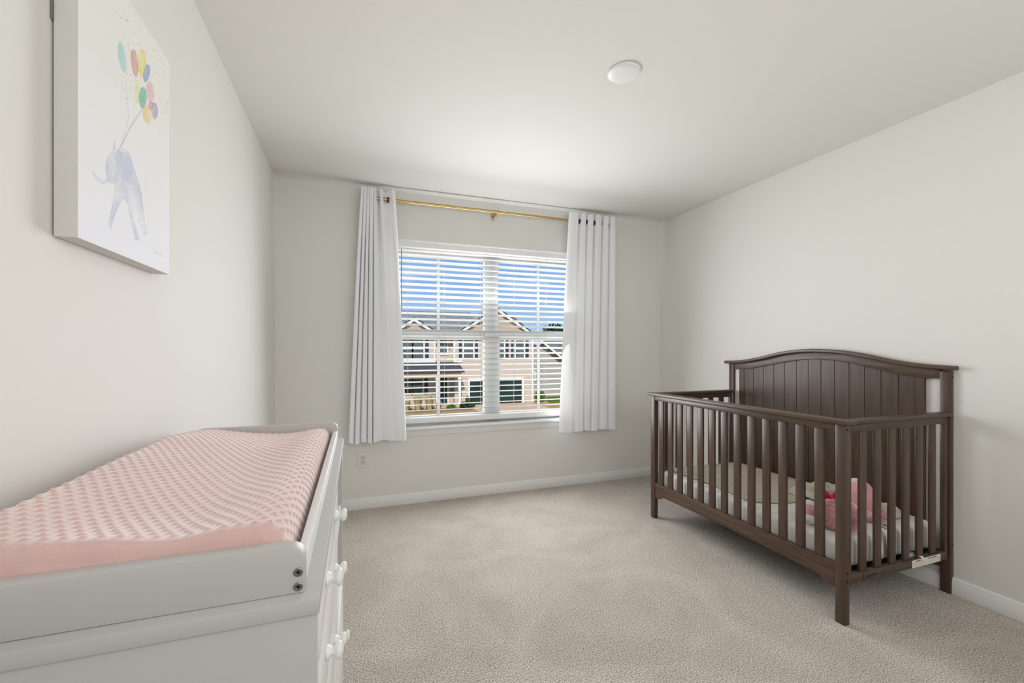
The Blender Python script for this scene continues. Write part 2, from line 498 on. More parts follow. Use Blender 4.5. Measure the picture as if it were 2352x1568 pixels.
# the window: two side by side sash units
win = thing('window_1', None, None, (1.11, YF + 0.11, OZ0))
struct(win)
def wb(mb, x0, x1, y0, y1, z0, z1):
    return mb.box(x0 - 1.11, x1 - 1.11, y0 - 0.11, y1 - 0.11, z0 - OZ0, z1 - OZ0)
b = MB()
ya, yb = 0.095, 0.150
wb(b, OX0 + .001, OX0 + .045, ya, yb, OZ0, OZ1 - .001); wb(b, OX1 - .045, OX1 - .001, ya, yb, OZ0, OZ1 - .001)
wb(b, OX0 + .045, OX1 - .045, ya, yb, OZ1 - .03, OZ1 - .001); wb(b, OX0 + .045, OX1 - .045, ya, yb, OZ0, OZ0 + .03)
b.build('window_frame', M['vinyl'], win, bevel=0.003)
b = MB(); wb(b, 1.045, 1.180, 0.088, 0.150, OZ0 + .030, 1.292); wb(b, 1.049, 1.172, 0.105, 0.150, 1.362, OZ1 - .031); wb(b, 1.050, 1.175, 0.090, 0.148, 1.292, 1.362)
wb(b, 1.085, 1.092, 0.097, 0.106, 1.362, OZ1 - .031); wb(b, 1.122, 1.130, 0.097, 0.106, 1.362, OZ1 - .031)
b.build('mullion', M['vinyl'], win, bevel=0.002)
for (xa, xb) in ((OX0 + .045, 1.049), (1.176, OX1 - .045)):
    b = MB(); wb(b, xa, xb, 0.088, 0.140, 1.292, 1.330); wb(b, xa, xb, 0.094, 0.148, 1.330, 1.362)
    b.build('meeting_rail', M['vinyl'], win, bevel=0.003)
    b = MB(); wb(b, xa, xb, 0.098, 0.140, OZ0 + .03, OZ0 + .072)
    b.build('bottom_rail', M['vinyl'], win, bevel=0.003)
    xm = 0.655 if xa < 1 else 1.557
    for z0_, z1_, yy in ((OZ0 + .072, 1.292, 0.116), (1.362, OZ1 - .03, 0.124)):
        b = MB(); wb(b, xm - .011, xm + .011, yy - .006, yy + .006, z0_, z1_)
        b.build('muntin', M['vinyl'], win, bevel=0.002)
        b = MB(); wb(b, xa, xb, yy - .0015, yy + .0015, z0_, z1_)
        b.build('glass', M['glass'], win)

# =================================================================== BLIND
blind = thing('window_blind', 'white wide-slat horizontal blind with open slats inside the window', 'blind', (1.11, YF + 0.045, OZ0))
def bl(x, y, z): return (x - 1.11, y - (YF + 0.045), z - OZ0)
BX0, BX1 = OX0 + 0.012, OX1 - 0.012
b = MB(); b.box(BX0 - 1.11, BX1 - 1.11, -0.028, 0.027, 1.993 - OZ0, 2.006 - OZ0)
b.build('headrail', M['slat'], blind, bevel=0.002)
prof_n = 7
for k in range(28):
    zt = 1.967 - k * 0.0459
    b = MB()
    wob = 0.0012 * sin(k * 2.1)
    top, bot = [], []
    for i in range(prof_n):
        t = i / (prof_n - 1)
        y = YF + 0.020 + 0.049 * t
        z = zt - 0.0122 * t + 0.0014 * sin(pi * t)
        top.append((y - YF - 0.045, z - OZ0)); bot.append((y - YF - 0.045, z - 0.0032 - OZ0))
    o = b.prism(top + bot[::-1], 'X', BX0 - 1.11, BX1 - 1.11).build('slat', M['slat'], blind)
    o.rotation_euler = (0, wob * 0.6, 0)
b = MB(); b.box(BX0 - 1.11, BX1 - 1.11, -0.026, 0.025, 0.622 - OZ0, 0.664 - OZ0)
b.build('bottom_rail', M['slat'], blind, bevel=0.005)
for x in (0.39, 0.683, 0.991, 1.289, 1.588, 1.88):
    b = MB()
    b.tube([bl(x, YF + 0.0175, 1.993), bl(x, YF + 0.0175, 0.664)], 0.0009, 6)
    b.tube([bl(x + 0.012, YF + 0.0715, 1.993), bl(x + 0.012, YF + 0.0715, 0.664)], 0.0009, 6)
    b.build('ladder_cord', M['cord'], blind)
b = MB(); b.tube([bl(0.345, YF + 0.006, 1.995), bl(0.345, YF + 0.004, 1.75), bl(0.3455, YF + 0.004, 1.51)], 0.0042, 8)
b.build('tilt_wand', M['wand'], blind)

# =================================================================== CURTAINS
def curtain(name, label, loc, ridT, ridB, endT, endB, z0, z1, seed, amp=0.027, soft=(), vtop=-1.0):
    """ridT/ridB: x of the fold ridges at top / hem; endT/endB: x of both side edges"""
    th = thing(name, label, 'curtain', loc)
    nz, per = 60, 12
    rows = []
    for iz in range(nz + 1):
        t = iz / nz
        z = z1 + (z0 - z1) * t
        e = t ** 0.85
        R = [a + (c - a) * e for a, c in zip(ridT, ridB)]
        eL = endT[0] + (endB[0] - endT[0]) * e
        eR = endT[1] + (endB[1] - endT[1]) * e
        keys = [(eL, 0.35)]
        for i, r in enumerate(R):
            keys.append((r, 1.0))
            if i < len(R) - 1:
                keys.append(((r + R[i + 1]) / 2 + 0.004 * sin(seed + i * 1.7 + t * 2), -1.0 if i in soft else vtop + (-1.0 - vtop) * min(1, max(0, (t - 0.06) * 4))))
        keys.append((eR, 0.2))
        row = []
        for i in range(len(keys) - 1):
            (xa, da), (xb, db) = keys[i], keys[i + 1]
            for j in range(per + (1 if i == len(keys) - 2 else 0)):
                s = j / per
                ex = 1.3 if ((i - 1) // 2 in soft and 0 < i < len(keys) - 2) else 5
                c = (s ** ex) if db < da else (1 - (1 - s) ** ex)
                a = amp * (1 + 0.12 * sin(seed * 3 + i * 2.3)) * (1.0 - 0.15 * t)
                wv = 0.003 * sin(9 * t + i) * t
                row.append(((xa + (xb - xa) * s) - loc[0],
                            -(da + (db - da) * c) * a + wv + (-0.004 if t > 0.965 else 0) * (1 if da > 0 else 0.5),
                            z - loc[2] + (0.006 * (da + (db - da) * c) if t < 0.02 else 0)
                            + (0.006 * sin(seed + i * 1.3 + s * 2.0) if t > 0.985 else 0)))
        rows.append(row)
    MB().grid(rows).build('curtain_panel', M['curtain'], th, smooth=True)
    return th
YC = YF - 0.092
cl = curtain('curtain', 'white grommet curtain left of the window, above the wall outlet', (0.16, YC, 0.53),
             [.053, .073, .097, .119, .144, .178, .262], [-.027, .016, .066, .104, .140, .268, .345],
             (.044, .287), (-.045, .372), 0.522, 2.402, 1.0, soft=(4, 5), vtop=0.5)
cr = curtain('curtain', 'white grommet curtain right of the window, nearer the crib', (1.97, YC, 0.51),
             [1.815, 1.892, 1.965, 2.047, 2.120, 2.190], [1.742, 1.862, 1.925, 2.000, 2.098, 2.190],
             (1.752, 2.218), (1.655, 2.222), 0.496, 2.398, 2.4)
def torus_x(mb, c, R, r, n=18, m=8):
    vs, fs = [], []
    for i in range(n):
        a = 2 * pi * i / n
        for j in range(m):
            q = 2 * pi * j / m
            d = R + r * cos(q)
            vs.append((c[0] + r * sin(q) * 1.6, c[1] + d * cos(a), c[2] + d * sin(a)))
    for i in range(n):
        for j in range(m):
            fs.append((i * m + j, ((i + 1) % n) * m + j, ((i + 1) % n) * m + (j + 1) % m, i * m + (j + 1) % m))
    return mb.add(vs, fs)
for th, xs in ((cr, (1.783, 1.856, 1.926, 2.004)), (cl, (0.236,))):
    for x in xs:
        torus_x(MB(), (x - th.location.x, 0, 2.336 - th.location.z), 0.0185, 0.0035).build('grommet', M['bronze'], th, smooth=True)

rod = thing('curtain_rod', 'thin brass curtain rod spanning above the window blind', 'curtain rod', (1.112, YC, 2.337))
b = MB(); b.tube([(-1.035, 0, 0), (0.0, 0, 0)], 0.0115, 16); b.build('rod_tube', M['brass'], rod, smooth=False)
b = MB(); b.tube([(0.0, 0, 0), (1.07, 0, 0)], 0.0098, 16); b.build('rod_tube', M['brass'], rod)
b = MB(); b.tube([(-0.010, 0, 0), (-0.008, 0, 0), (0.002, 0, 0), (0.004, 0, 0)], [0.0118, 0.0145, 0.0145, 0.0118], 16); b.build('joint_collar', M['brass'], rod)
for x in (-1.015, -0.022, 1.05):
    b = MB()
    b.box(x - .006, x + .006, -0.004, 0.0905, -0.022, -0.0125)
    b.box(x - .006, x + .006, -0.005, 0.003, -0.043, -0.0118)
    b.box(x - .012, x + .012, 0.0865, 0.0912, -0.045, 0.02)
    b.build('bracket', M['brass'], rod, bevel=0.001)
for x in (-1.038, 1.073):
    b = MB(); b.lathe([(0.004, -0.02), (0.0135, -0.016), (0.0135, 0.012), (0.010, 0.016)], (x, 0, 0), 'X', 16); b.build('finial', M['brass'], rod, smooth=False)

# =================================================================== OUTLET + CEILING COVER
out = thing('wall_outlet', 'painted duplex wall outlet low on the wall under the left curtain', 'outlet', (0.058, YF - 0.0005, 0.3705))
b = MB(); b.box(-0.039, 0.039, -0.006, 0, -0.0595, 0.0595); b.build('cover_plate', M['plate'], out, bevel=0.003)
for s in (-1, 1):
    b = MB()
    pts = []
    for k in range(28):
        a = 2 * pi * k / 28
        x = 0.0195 * cos(a); z = 0.0195 * sin(a)
        z = max(-0.0150, min(0.0150, z)) + s * 0.0185
        pts.append((x, z))
    b.prism(pts, 'Y', -0.0085, -0.0062)
    o = b.build('receptacle', M['plateface'], out)
    for dx in (-0.0062, 0.0062):
        MB().box(dx - .0010, dx + .0010, -0.0090, -0.0085, s * .0185 - .001, s * .0185 + .0075).build('slot', M['bolt'], o)
MB().lathe([(0.0008, -0.0076), (0.003, -0.0072), (0.0032, -0.006)], (0, 0, 0), 'Y', 12).build('screw', M['plateface'], out)

dsc = thing('ceiling_cover', 'small round white cover plate on the ceiling', 'ceiling cover', (1.125, 1.657, H))
MB().lathe([(0.0715, -0.0005), (0.0725, -0.004), (0.071, -0.008), (0.064, -0.0115), (0.05, -0.014), (0.03, -0.0155), (0.004, -0.016)], (0, 0, 0), 'Z', 48).build('cover', M['disc'], dsc, smooth=True)
MB().lathe([(0.0735, -0.0004), (0.0735, -0.0022), (0.0725, -0.0028)], (0, 0, 0), 'Z', 48).build('gasket', M['plateface'], dsc)

# =================================================================== CANVAS PRINT
ART = [('teal', [(0.425, 0.764), (0.432, 0.741), (0.432, 0.718), (0.42, 0.701), (0.402, 0.693), (0.381, 0.695), (0.363, 0.706), (0.347, 0.724), (0.34, 0.748), (0.343, 0.769), (0.352, 0.786), (0.368, 0.796), (0.388, 0.794), (0.409, 0.784)]), ('rust', [(0.566, 0.806), (0.569, 0.783), (0.562, 0.761), (0.55, 0.743), (0.53, 0.734), (0.512, 0.736), (0.493, 0.748), (0.482, 0.766), (0.48, 0.789), (0.484, 0.811), (0.498, 0.827), (0.516, 0.837), (0.537, 0.836), (0.553, 0.826)]), ('yellow', [(0.665, 0.849), (0.658, 0.821), (0.644, 0.794), (0.624, 0.774), (0.601, 0.764), (0.58, 0.766), (0.566, 0.781), (0.562, 0.802), (0.566, 0.831), (0.58, 0.856), (0.601, 0.877), (0.624, 0.887), (0.644, 0.885), (0.658, 0.872)]), ('blue', [(0.713, 0.826), (0.701, 0.804), (0.683, 0.784), (0.662, 0.768), (0.644, 0.761), (0.63, 0.763), (0.624, 0.774), (0.626, 0.791), (0.637, 0.812), (0.653, 0.832), (0.674, 0.847), (0.694, 0.856), (0.71, 0.854), (0.715, 0.844)]), ('lime', [(0.58, 0.693), (0.58, 0.671), (0.576, 0.651), (0.564, 0.638), (0.55, 0.633), (0.539, 0.637), (0.528, 0.65), (0.521, 0.668), (0.521, 0.69), (0.525, 0.71), (0.537, 0.723), (0.55, 0.728), (0.564, 0.724), (0.573, 0.713)]), ('green', [(0.672, 0.706), (0.667, 0.685), (0.651, 0.663), (0.633, 0.646), (0.61, 0.638), (0.589, 0.64), (0.578, 0.65), (0.571, 0.668), (0.578, 0.688), (0.589, 0.71), (0.61, 0.726), (0.633, 0.734), (0.651, 0.734), (0.667, 0.724)]), ('pink', [(0.77, 0.771), (0.77, 0.749), (0.756, 0.728), (0.735, 0.711), (0.71, 0.7), (0.688, 0.7), (0.669, 0.708), (0.66, 0.723), (0.66, 0.744), (0.672, 0.764), (0.692, 0.783), (0.717, 0.793), (0.74, 0.794), (0.761, 0.786)]), ('red', [(0.763, 0.705), (0.758, 0.695), (0.747, 0.685), (0.731, 0.675), (0.715, 0.668), (0.699, 0.666), (0.69, 0.668), (0.685, 0.675), (0.69, 0.685), (0.699, 0.695), (0.715, 0.705), (0.731, 0.711), (0.747, 0.715), (0.758, 0.711)]), ('purple', [(0.825, 0.71), (0.822, 0.691), (0.811, 0.675), (0.793, 0.66), (0.77, 0.651), (0.751, 0.651), (0.735, 0.658), (0.729, 0.671), (0.731, 0.688), (0.74, 0.705), (0.758, 0.72), (0.779, 0.728), (0.799, 0.729), (0.815, 0.723)]), ('orange', [(0.742, 0.663), (0.742, 0.645), (0.729, 0.625), (0.706, 0.608), (0.678, 0.598), (0.653, 0.595), (0.633, 0.602), (0.621, 0.613), (0.621, 0.632), (0.633, 0.65), (0.656, 0.666), (0.681, 0.676), (0.708, 0.681), (0.731, 0.676)]), ('ele', [(0.359, 0.321), (0.352, 0.293), (0.331, 0.266), (0.306, 0.246), (0.276, 0.24), (0.251, 0.245), (0.233, 0.26), (0.226, 0.283), (0.233, 0.311), (0.251, 0.336), (0.276, 0.356), (0.306, 0.364), (0.331, 0.361), (0.352, 0.346)]), ('ele2', [(0.505, 0.379), (0.507, 0.351), (0.491, 0.324), (0.461, 0.301), (0.423, 0.29), (0.386, 0.29), (0.354, 0.301), (0.336, 0.323), (0.333, 0.349), (0.349, 0.376), (0.377, 0.398), (0.411, 0.411), (0.45, 0.412), (0.484, 0.401)]), ('ele', [(0.324, 0.378), (0.457, 0.404), (0.539, 0.351), (0.603, 0.295), (0.626, 0.233), (0.653, 0.178), (0.676, 0.137), (0.637, 0.119), (0.58, 0.157), (0.528, 0.212), (0.496, 0.183), (0.539, 0.134), (0.58, 0.094), (0.528, 0.082), (0.477, 0.15), (0.445, 0.207), (0.397, 0.217), (0.343, 0.17), (0.29, 0.105), (0.281, 0.076), (0.249, 0.09), (0.265, 0.12), (0.308, 0.208), (0.317, 0.263)]), ('ele', [(0.26, 0.27), (0.26, 0.245), (0.203, 0.217), (0.153, 0.217), (0.126, 0.227), (0.11, 0.238), (0.126, 0.243), (0.153, 0.233), (0.199, 0.232), (0.238, 0.251)]), ('ele2', [(0.649, 0.381), (0.665, 0.384), (0.665, 0.308), (0.651, 0.305)]), ('ele', [(0.302, 0.396), (0.315, 0.414), (0.317, 0.373), (0.29, 0.361)])]
LINES = [[(0.343, 0.378), (0.457, 0.495), (0.614, 0.635)], [(0.359, 0.388), (0.477, 0.517), (0.603, 0.627)], [(0.377, 0.401), (0.457, 0.552), (0.418, 0.69)], [(0.756, 0.094), (0.781, 0.071), (0.818, 0.079), (0.845, 0.076), (0.898, 0.069)]]
CY0, CY1, CZ0, CZ1 = 1.062, 1.4998, 1.4195, 2.022
CX = -0.4963
def inside(poly, x, y):
    c = False; j = len(poly) - 1
    for i in range(len(poly)):
        xi, yi = poly[i]; xj, yj = poly[j]
        if (yi > y) != (yj > y) and x < (xj - xi) * (y - yi) / (yj - yi) + xi: c = not c
        j = i
    return c
def seg_d(px, py, a, c):
    ax, ay = a; bx, by = c
    dx, dy = bx - ax, by - ay
    L2 = dx * dx + dy * dy or 1e-9
    t = max(0, min(1, ((px - ax) * dx + (py - ay) * dy) / L2))
    return sqrt((px - ax - t * dx) ** 2 + (py - ay - t * dy) ** 2)
PAL = {'teal': (165, 212, 214), 'rust': (205, 140, 128), 'yellow': (238, 218, 96), 'blue': (128, 160, 205), 'lime': (226, 224, 150),
       'green': (122, 190, 165), 'pink': (226, 188, 196), 'red': (190, 110, 112), 'purple': (165, 145, 190), 'orange': (236, 200, 132),
       'ele': (204, 210, 228), 'ele2': (215, 220, 234)}
def paint_canvas():
    W_, H_ = CY1 - CY0, CZ1 - CZ0
    ny, nz = 200, 276
    rnd = random.Random(3)
    specks = [(rnd.uniform(0.32, 0.98), rnd.uniform(0.60, 0.99), rnd.uniform(0.0012, 0.0036)) for _ in range(150)]
    shapes = []
    for nm, pl in ART:
        xs = [p[0] for p in pl]; ys = [p[1] for p in pl]
        shapes.append((nm, pl, min(xs) - .03, max(xs) + .03, min(ys) - .03, max(ys) + .03))
    vs, cols = [], []
    for j in range(nz + 1):
        v = j / nz
        for i in range(ny + 1):
            u = i / ny
            vs.append((CX, CY0 + u * W_, CZ0 + v * H_))
            g = max(0.0, min(1.0, (0.75 - v) / 0.75))
            c = [238 + 4 * g, 237 + 7 * g, 232 + 21 * g]  # slight cool shading painted into the base towards the bottom
            n1 = mnoise.noise(Vector((u * 9, v * 12, 1.3)))
            n2 = mnoise.noise(Vector((u * 40, v * 55, 4.1)))
            for nm, pl, x0, x1, y0, y1 in shapes:
                if not (x0 < u < x1 and y0 < v < y1): continue
                ins = inside(pl, u, v)
                d = min(seg_d(u * W_, v * H_, (pl[k][0] * W_, pl[k][1] * H_), (pl[k - 1][0] * W_, pl[k - 1][1] * H_)) for k in range(len(pl)))
                a = max(0.0, min(1.0, ((d if ins else -d) + 0.0012) / 0.0024))
                if nm.startswith('ele'):
                    a *= 0.62 + 0.6 * n1 + 0.35 * n2
                    a *= 0.9 if d > 0.004 else 1.15
                else:
                    a *= 0.66 + 0.40 * n1 + 0.22 * n2
                    if ins and d < 0.0025: a *= 1.12
                a = max(0, min(1, a))
                p = PAL[nm] if nm.startswith('ele') else tuple(v * 0.84 + 235 * 0.16 for v in PAL[nm])
                c = [c[k] * (1 - a) + p[k] * a for k in range(3)]
            for ln_i, ln in enumerate(LINES):
                for k in range(len(ln) - 1):
                    d = seg_d(u * W_, v * H_, (ln[k][0] * W_, ln[k][1] * H_), (ln[k + 1][0] * W_, ln[k + 1][1] * H_))
                    if d < 0.0018:
                        a = 0.35 * (1 - d / 0.0018)
                        c = [c[q] * (1 - a) + 150 * a for q in range(3)]
            if v > 0.58:
                for (su, sv, sr) in specks:
                    if abs(u - su) < 0.012 and abs(v - sv) < 0.01:
                        d = sqrt(((u - su) * W_) ** 2 + ((v - sv) * H_) ** 2)
                        if d < sr * 0.7: c = [c[0] * .55 + 165 * .45, c[1] * .55 + 158 * .45, c[2] * .55 + 140 * .45]
            cols.append(lin((c[0] / 255, c[1] / 255, c[2] / 255)))
    fs = [(j * (ny + 1) + i, j * (ny + 1) + i + 1, (j + 1) * (ny + 1) + i + 1, (j + 1) * (ny + 1) + i) for j in range(nz) for i in range(ny)]
    return vs, fs, cols
cv = thing('wall_canvas', 'canvas print of a watercolour elephant holding balloons on the left wall', 'wall art', (XL + 0.004, (CY0 + CY1) / 2, CZ0))
vs, fs, cols = paint_canvas()
me = bpy.data.meshes.new('printed_face')
L0 = cv.location
me.from_pydata([(x - L0.x, y - L0.y, z - L0.z) for x, y, z in vs], [], fs)
ca = me.color_attributes.new('paint', 'FLOAT_COLOR', 'POINT')
buf = []
for c in cols: buf += [c[0], c[1], c[2], 1.0]
ca.data.foreach_set('color', buf)
me.materials.append(M['paint'])
o = bpy.data.objects.new('printed_face', me); COL.objects.link(o); o.parent = cv
b = MB()
hw = (CY1 - CY0) / 2
b.box(0.0, CX - L0.x - 0.0004, -hw, hw, 0, CZ1 - CZ0)
b.build('stretched_canvas', M['canvasside'], cv)
b = MB(); b.box(-0.0032, -0.0004, -hw - 0.0035, -hw + 0.02, 0.405, 0.44); b.build('hanging_clip', M['steel'], cv)

# =================================================================== DRESSER
DA = radians(-0.264)
DZ = 0.8855
dr = thing('changing_dresser', 'white dresser with drawers, open cubbies and round knobs against the left wall', 'dresser', (-0.043, 0.614, 0.0), DA)
DL, DD = 1.087, 0.430
b = MB(); b.box(-DD, 0.0, 0.0, DL, DZ - 0.0205, DZ); b.build('top_panel', M['lacq_shaded'], dr, bevel=0.0015)
for y0 in (0.004, DL - 0.022):
    MB().box(-DD + .004, -0.0035, y0, y0 + 0.018, 0.0, DZ - 0.0208).build('side_panel', M['lacq_shaded'], dr, bevel=0.001)
MB().box(-DD + .006, -0.016, 0.608, 0.622, 0.06, DZ - 0.021).build('divider', M['lacq_shaded'], dr)
MB().box(-DD + .002, -DD + .006, 0.022, DL - 0.022, 0.06, DZ - 0.021).build('back_panel', M['lacq_shaded'], dr)
MB().box(-DD + .006, -0.004, 0.0225, DL - 0.0225, 0.0, 0.062).build('plinth', M['lacq_shaded'], dr, bevel=0.001)
KN = [(0.0105, 0.0), (0.0115, 0.0015), (0.0105, 0.005), (0.0070, 0.0085), (0.0062, 0.011), (0.0085, 0.0135), (0.0130, 0.0170), (0.0142, 0.0200), (0.0125, 0.0235), (0.0075, 0.0262), (0.001, 0.0272)]
def drawer(y0, y1, z0, z1, knobs, zk):
    b = MB(); b.box(-0.0195, -0.0015, y0, y1, z0, z1)
    d = b.build('drawer', M['lacq'], dr, bevel=0.002)
    for ky in knobs:
        MB().lathe(KN, (-0.0014, ky, zk), 'X', 24).build('knob', M['knob'], d, smooth=True)
for (z0, z1, zk) in ((0.7865, 0.862, 0.840), (0.645, 0.7825, 0.7225), (0.488, 0.641, 0.565), (0.285, 0.484, 0.385), (0.066, 0.281, 0.175)):
    drawer(0.0245, 0.6035, z0, z1, (0.143, 0.425), zk)
SX = -0.008
MB().box(-DD + .007, SX, 0.6245, DL - 0.0225, 0.640, 0.6545).build('shelf', M['lacq'], dr, bevel=0.001)
MB().box(-DD + .007, SX, 0.6245, DL - 0.0225, 0.424, 0.4385).build('shelf', M['lacq'], dr, bevel=0.001)
drawer(0.6265, DL - 0.0245, 0.066, 0.4225, (0.845,), 0.315)

# changing tray on top
tr = thing('changing_tray', 'white changing topper frame with rounded end panels on the white dresser', 'changing tray', (-0.043, 0.614, DZ), DA)
def round_panel(y0, y1, h, xa, xb, r):
    pts = [(xa, 0.0004), (xb, 0.0004)]
    for k in range(9):
        a = (pi / 2) * k / 8
        pts.append((xb - r + r * cos(a), h - r + r * sin(a)))
    for k in range(9):
        a = pi / 2 + (pi / 2) * k / 8
        pts.append((xa + r + r * cos(a), h - r + r * sin(a)))
    b = MB(); b.prism(pts, 'Y', y0, y1)
    return b
round_panel(0.020, 0.044, 0.0625, -0.448, -0.019, 0.020).build('end_panel', M['lacq_shaded'], tr, bevel=0.0022)
round_panel(1.056, 1.080, 0.0625, -0.448, -0.019, 0.020).build('end_panel', M['lacq_shaded'], tr, bevel=0.0022)
MB().box(-0.0345, -0.0195, 0.0445, 1.0555, 0.0004, 0.0335).build('front_rail', M['lacq'], tr, bevel=0.003)
MB().box(-0.4475, -0.4325, 0.0445, 1.0555, 0.0004, 0.0335).build('back_rail', M['lacq'], tr, bevel=0.003)
for z in (0.0285, 0.0095):
    b = MB(); b.lathe([(0.0058, 0.0), (0.0058, -0.0010), (0.0050, -0.0016), (0.0028, -0.0016), (0.0020, -0.0007), (0.0002, -0.0007)], (-0.0268, 0.0199, z), 'Y', 20)
    s = b.build('screw', M['steel'], tr)
    b = MB(); b.box(-0.0268 - .0030, -0.0268 + .0030, 0.01835, 0.0190, z - .0006, z + .0006); b.box(-0.0268 - .0006, -0.0268 + .0006, 0.01835, 0.0190, z - .0030, z + .0030)
    b.build('cross_slot', M['bolt'], s)

# changing pad
def catmull(P, per):
    out_ = []
    n = len(P)
    for i in range(n - 1):
        p0 = P[max(i - 1, 0)]; p1 = P[i]; p2 = P[i + 1]; p3 = P[min(i + 2, n - 1)]
        for k in range(per):
            t = k / per
            out_.append(tuple(0.5 * ((2 * p1[q]) + (-p0[q] + p2[q]) * t + (2 * p0[q] - 5 * p1[q] + 4 * p2[q] - p3[q]) * t * t
                              + (-p0[q] + 3 * p1[q] - 3 * p2[q] + p3[q]) * t ** 3) for q in range(2)))
    out_.append(P[-1])
    return out_
def make_pad():
    B0 = 0.0008
    ctrl = [(-.4300, B0), (-.4310, .040), (-.4270, .075), (-.4140, .096), (-.385, .0985), (-.325, .082), (-.255, .066), (-.185, .059),
            (-.130, .065), (-.092, .074), (-.066, .0735), (-.052, .060), (-.0455, .030), (-.0460, B0)]
    fine = catmull(ctrl, 24)
    S = [0]
    for i in range(1, len(fine)): S.append(S[-1] + sqrt((fine[i][0] - fine[i - 1][0]) ** 2 + (fine[i][1] - fine[i - 1][1]) ** 2))
    ds = 0.0024
    ns = int(S[-1] / ds)
    path = []
    k = 0
    for i in range(ns + 1):
        s = S[-1] * i / ns
        while k < len(S) - 2 and S[k + 1] < s: k += 1
        t = (s - S[k]) / max(1e-9, S[k + 1] - S[k])
        path.append((fine[k][0] + (fine[k + 1][0] - fine[k][0]) * t, fine[k][1] + (fine[k + 1][1] - fine[k][1]) * t))
    Y0, Y1 = 0.056, 1.046
    ny = int((Y1 - Y0) / ds)
    ridge = lambda x: 0.094 + (0.079 - 0.094) * (x + 0.41) / 0.345
    def pos(i, y):
        x, z = path[i]
        top = max(0.0, min(1.0, (z - 0.045) / 0.02))
        wgt = exp(-(y - Y0) / 0.09) * 1.0 * top
        if -0.41 < x < -0.07: z = z + (ridge(x) - z) * wgt
        far = max(0.0, (y - Y0 - 0.66) / (Y1 - Y0 - 0.66))
        z *= 1 - 0.38 * far ** 1.3
        z *= 1 - 0.04 * exp(-(y - Y0) / 0.01)
        # rounding at both ends
        e = min(y - Y0, Y1 - y)
        rr = 0.022
        if e < rr:
            q = rr - sqrt(max(0, rr * rr - (rr - e) ** 2))
            z = max(B0, z - q * top * 0.9)
            cxm = -0.238
            x = cxm + (x - cxm) * (1 - 0.12 * q / rr)
        z += 0.0025 * mnoise.noise(Vector((x * 7, y * 5, 0.4))) * top
        return Vector((x, y, z))
    rows = []
    pit, prow = 0.0192, 0.0166
    grid = [[pos(i, Y0 + (Y1 - Y0) * j / ny) for i in range(ns + 1)] for j in range(ny + 1)]
    for j in range(ny + 1):
        row = []
        y = Y0 + (Y1 - Y0) * j / ny
        for i in range(ns + 1):
            p = grid[j][i]
            a = grid[j][min(i + 1, ns)] - grid[j][max(i - 1, 0)]
            c = grid[min(j + 1, ny)][i] - grid[max(j - 1, 0)][i]
            n = a.cross(c)
            if n.length > 0: n.normalize()
            if n.z < 0 and path[i][1] > 0.07: n = -n
            s = S[-1] * i / ns
            r_ = round(y / prow); dd = 1e9
            for rr_ in (r_ - 1, r_, r_ + 1):
                off = 0.5 * pit if rr_ % 2 else 0
                cs = round((s - off) / pit) * pit + off
                dd = min(dd, (s - cs) ** 2 + (y - rr_ * prow) ** 2)
            d = sqrt(dd) / 0.0060
            h = 0.0031 * (1 - d * d) ** 1.6 if d < 1 else 0
            fade = max(0.12, min(1, (y - Y0) / 0.02))
            row.append(p + n * h * fade)
        rows.append(row)
    sgn = 1
    b = MB()
    b.grid([[tuple(p) for p in r] for r in rows])
    # end caps
    for row, sg in ((rows[0], -1), (rows[-1], 1)):
        top = [p for p in row]
        cap = []
        for q in range(15):
            t = q / 14
            rr = []
            for p in top:
                z = p.z + (B0 - p.z) * t
                bul = 0.012 * sin(pi * min(1, t * 1.0)) * min(1, p.z / 0.05)
                fb = 0.0012 * mnoise.noise(Vector((p.x * 38, z * 38, 2.0))) if 0 < t < 1 else 0
                rr.append((p.x, p.y + sg * (bul + fb * 2), z))
            cap.append(rr)
        b.grid(cap)
    return b
pad = thing('changing_pad', 'pink dotted plush changing pad lying in the white topper on the dresser', 'changing pad', (-0.043, 0.614, DZ), DA)
make_pad().build('pad_cover', M['minky'], pad, smooth=True)

# =================================================================== CRIB   (local x: towards the wall, y: along the length, z: up)
CA = radians(-0.343)
crib = thing('crib', 'dark espresso wooden baby crib with slatted sides and arched headboard at the right wall', 'crib', (2.010, 1.299, 0.0), CA)
LF = 1.339
for l0 in (0.0, LF - 0.043):
    b = MB(); b.box(0.0, 0.030, l0, l0 + 0.043, 0.0, 0.8775); b.build('front_post', M['wood'], crib, bevel=0.003)
b = MB(); b.box(-0.019, 0.050, -0.019, LF + 0.019, 0.878, 0.898); b.build('front_cap', M['woodl'], crib, bevel=0.0055, seg=3)
b = MB(); b.box(0.002, 0.028, 0.0435, LF - 0.0435, 0.846, 0.8775); b.build('front_rail', M['woodl'], crib, bevel=0.002)
b = MB(); b.box(0.002, 0.030, 0.0435, LF - 0.0435, 0.2185, 0.257); b.build('front_rail', M['woodl'], crib, bevel=0.003)
pts = [(0.0435, 0.2180), (0.0435, 0.151)]
pts += [(0.075, 0.150), (0.088, 0.152), (0.100, 0.160), (0.112, 0.170), (0.128, 0.174)]
for k in range(13):
    t = k / 12
    pts.append((0.16 + (LF - 0.32) * t, 0.1755 + 0.006 * sin(pi * t)))
pts += [(LF - q, z) for q, z in [(0.128, 0.174), (0.112, 0.170), (0.100, 0.160), (0.088, 0.152), (0.075, 0.150)]]
pts += [(LF - 0.0435, 0.151), (LF - 0.0435, 0.2180)]
b = MB(); b.prism(pts, 'X', 0.004, 0.026); b.build('apron', M['woodl'], crib, bevel=0.0015)
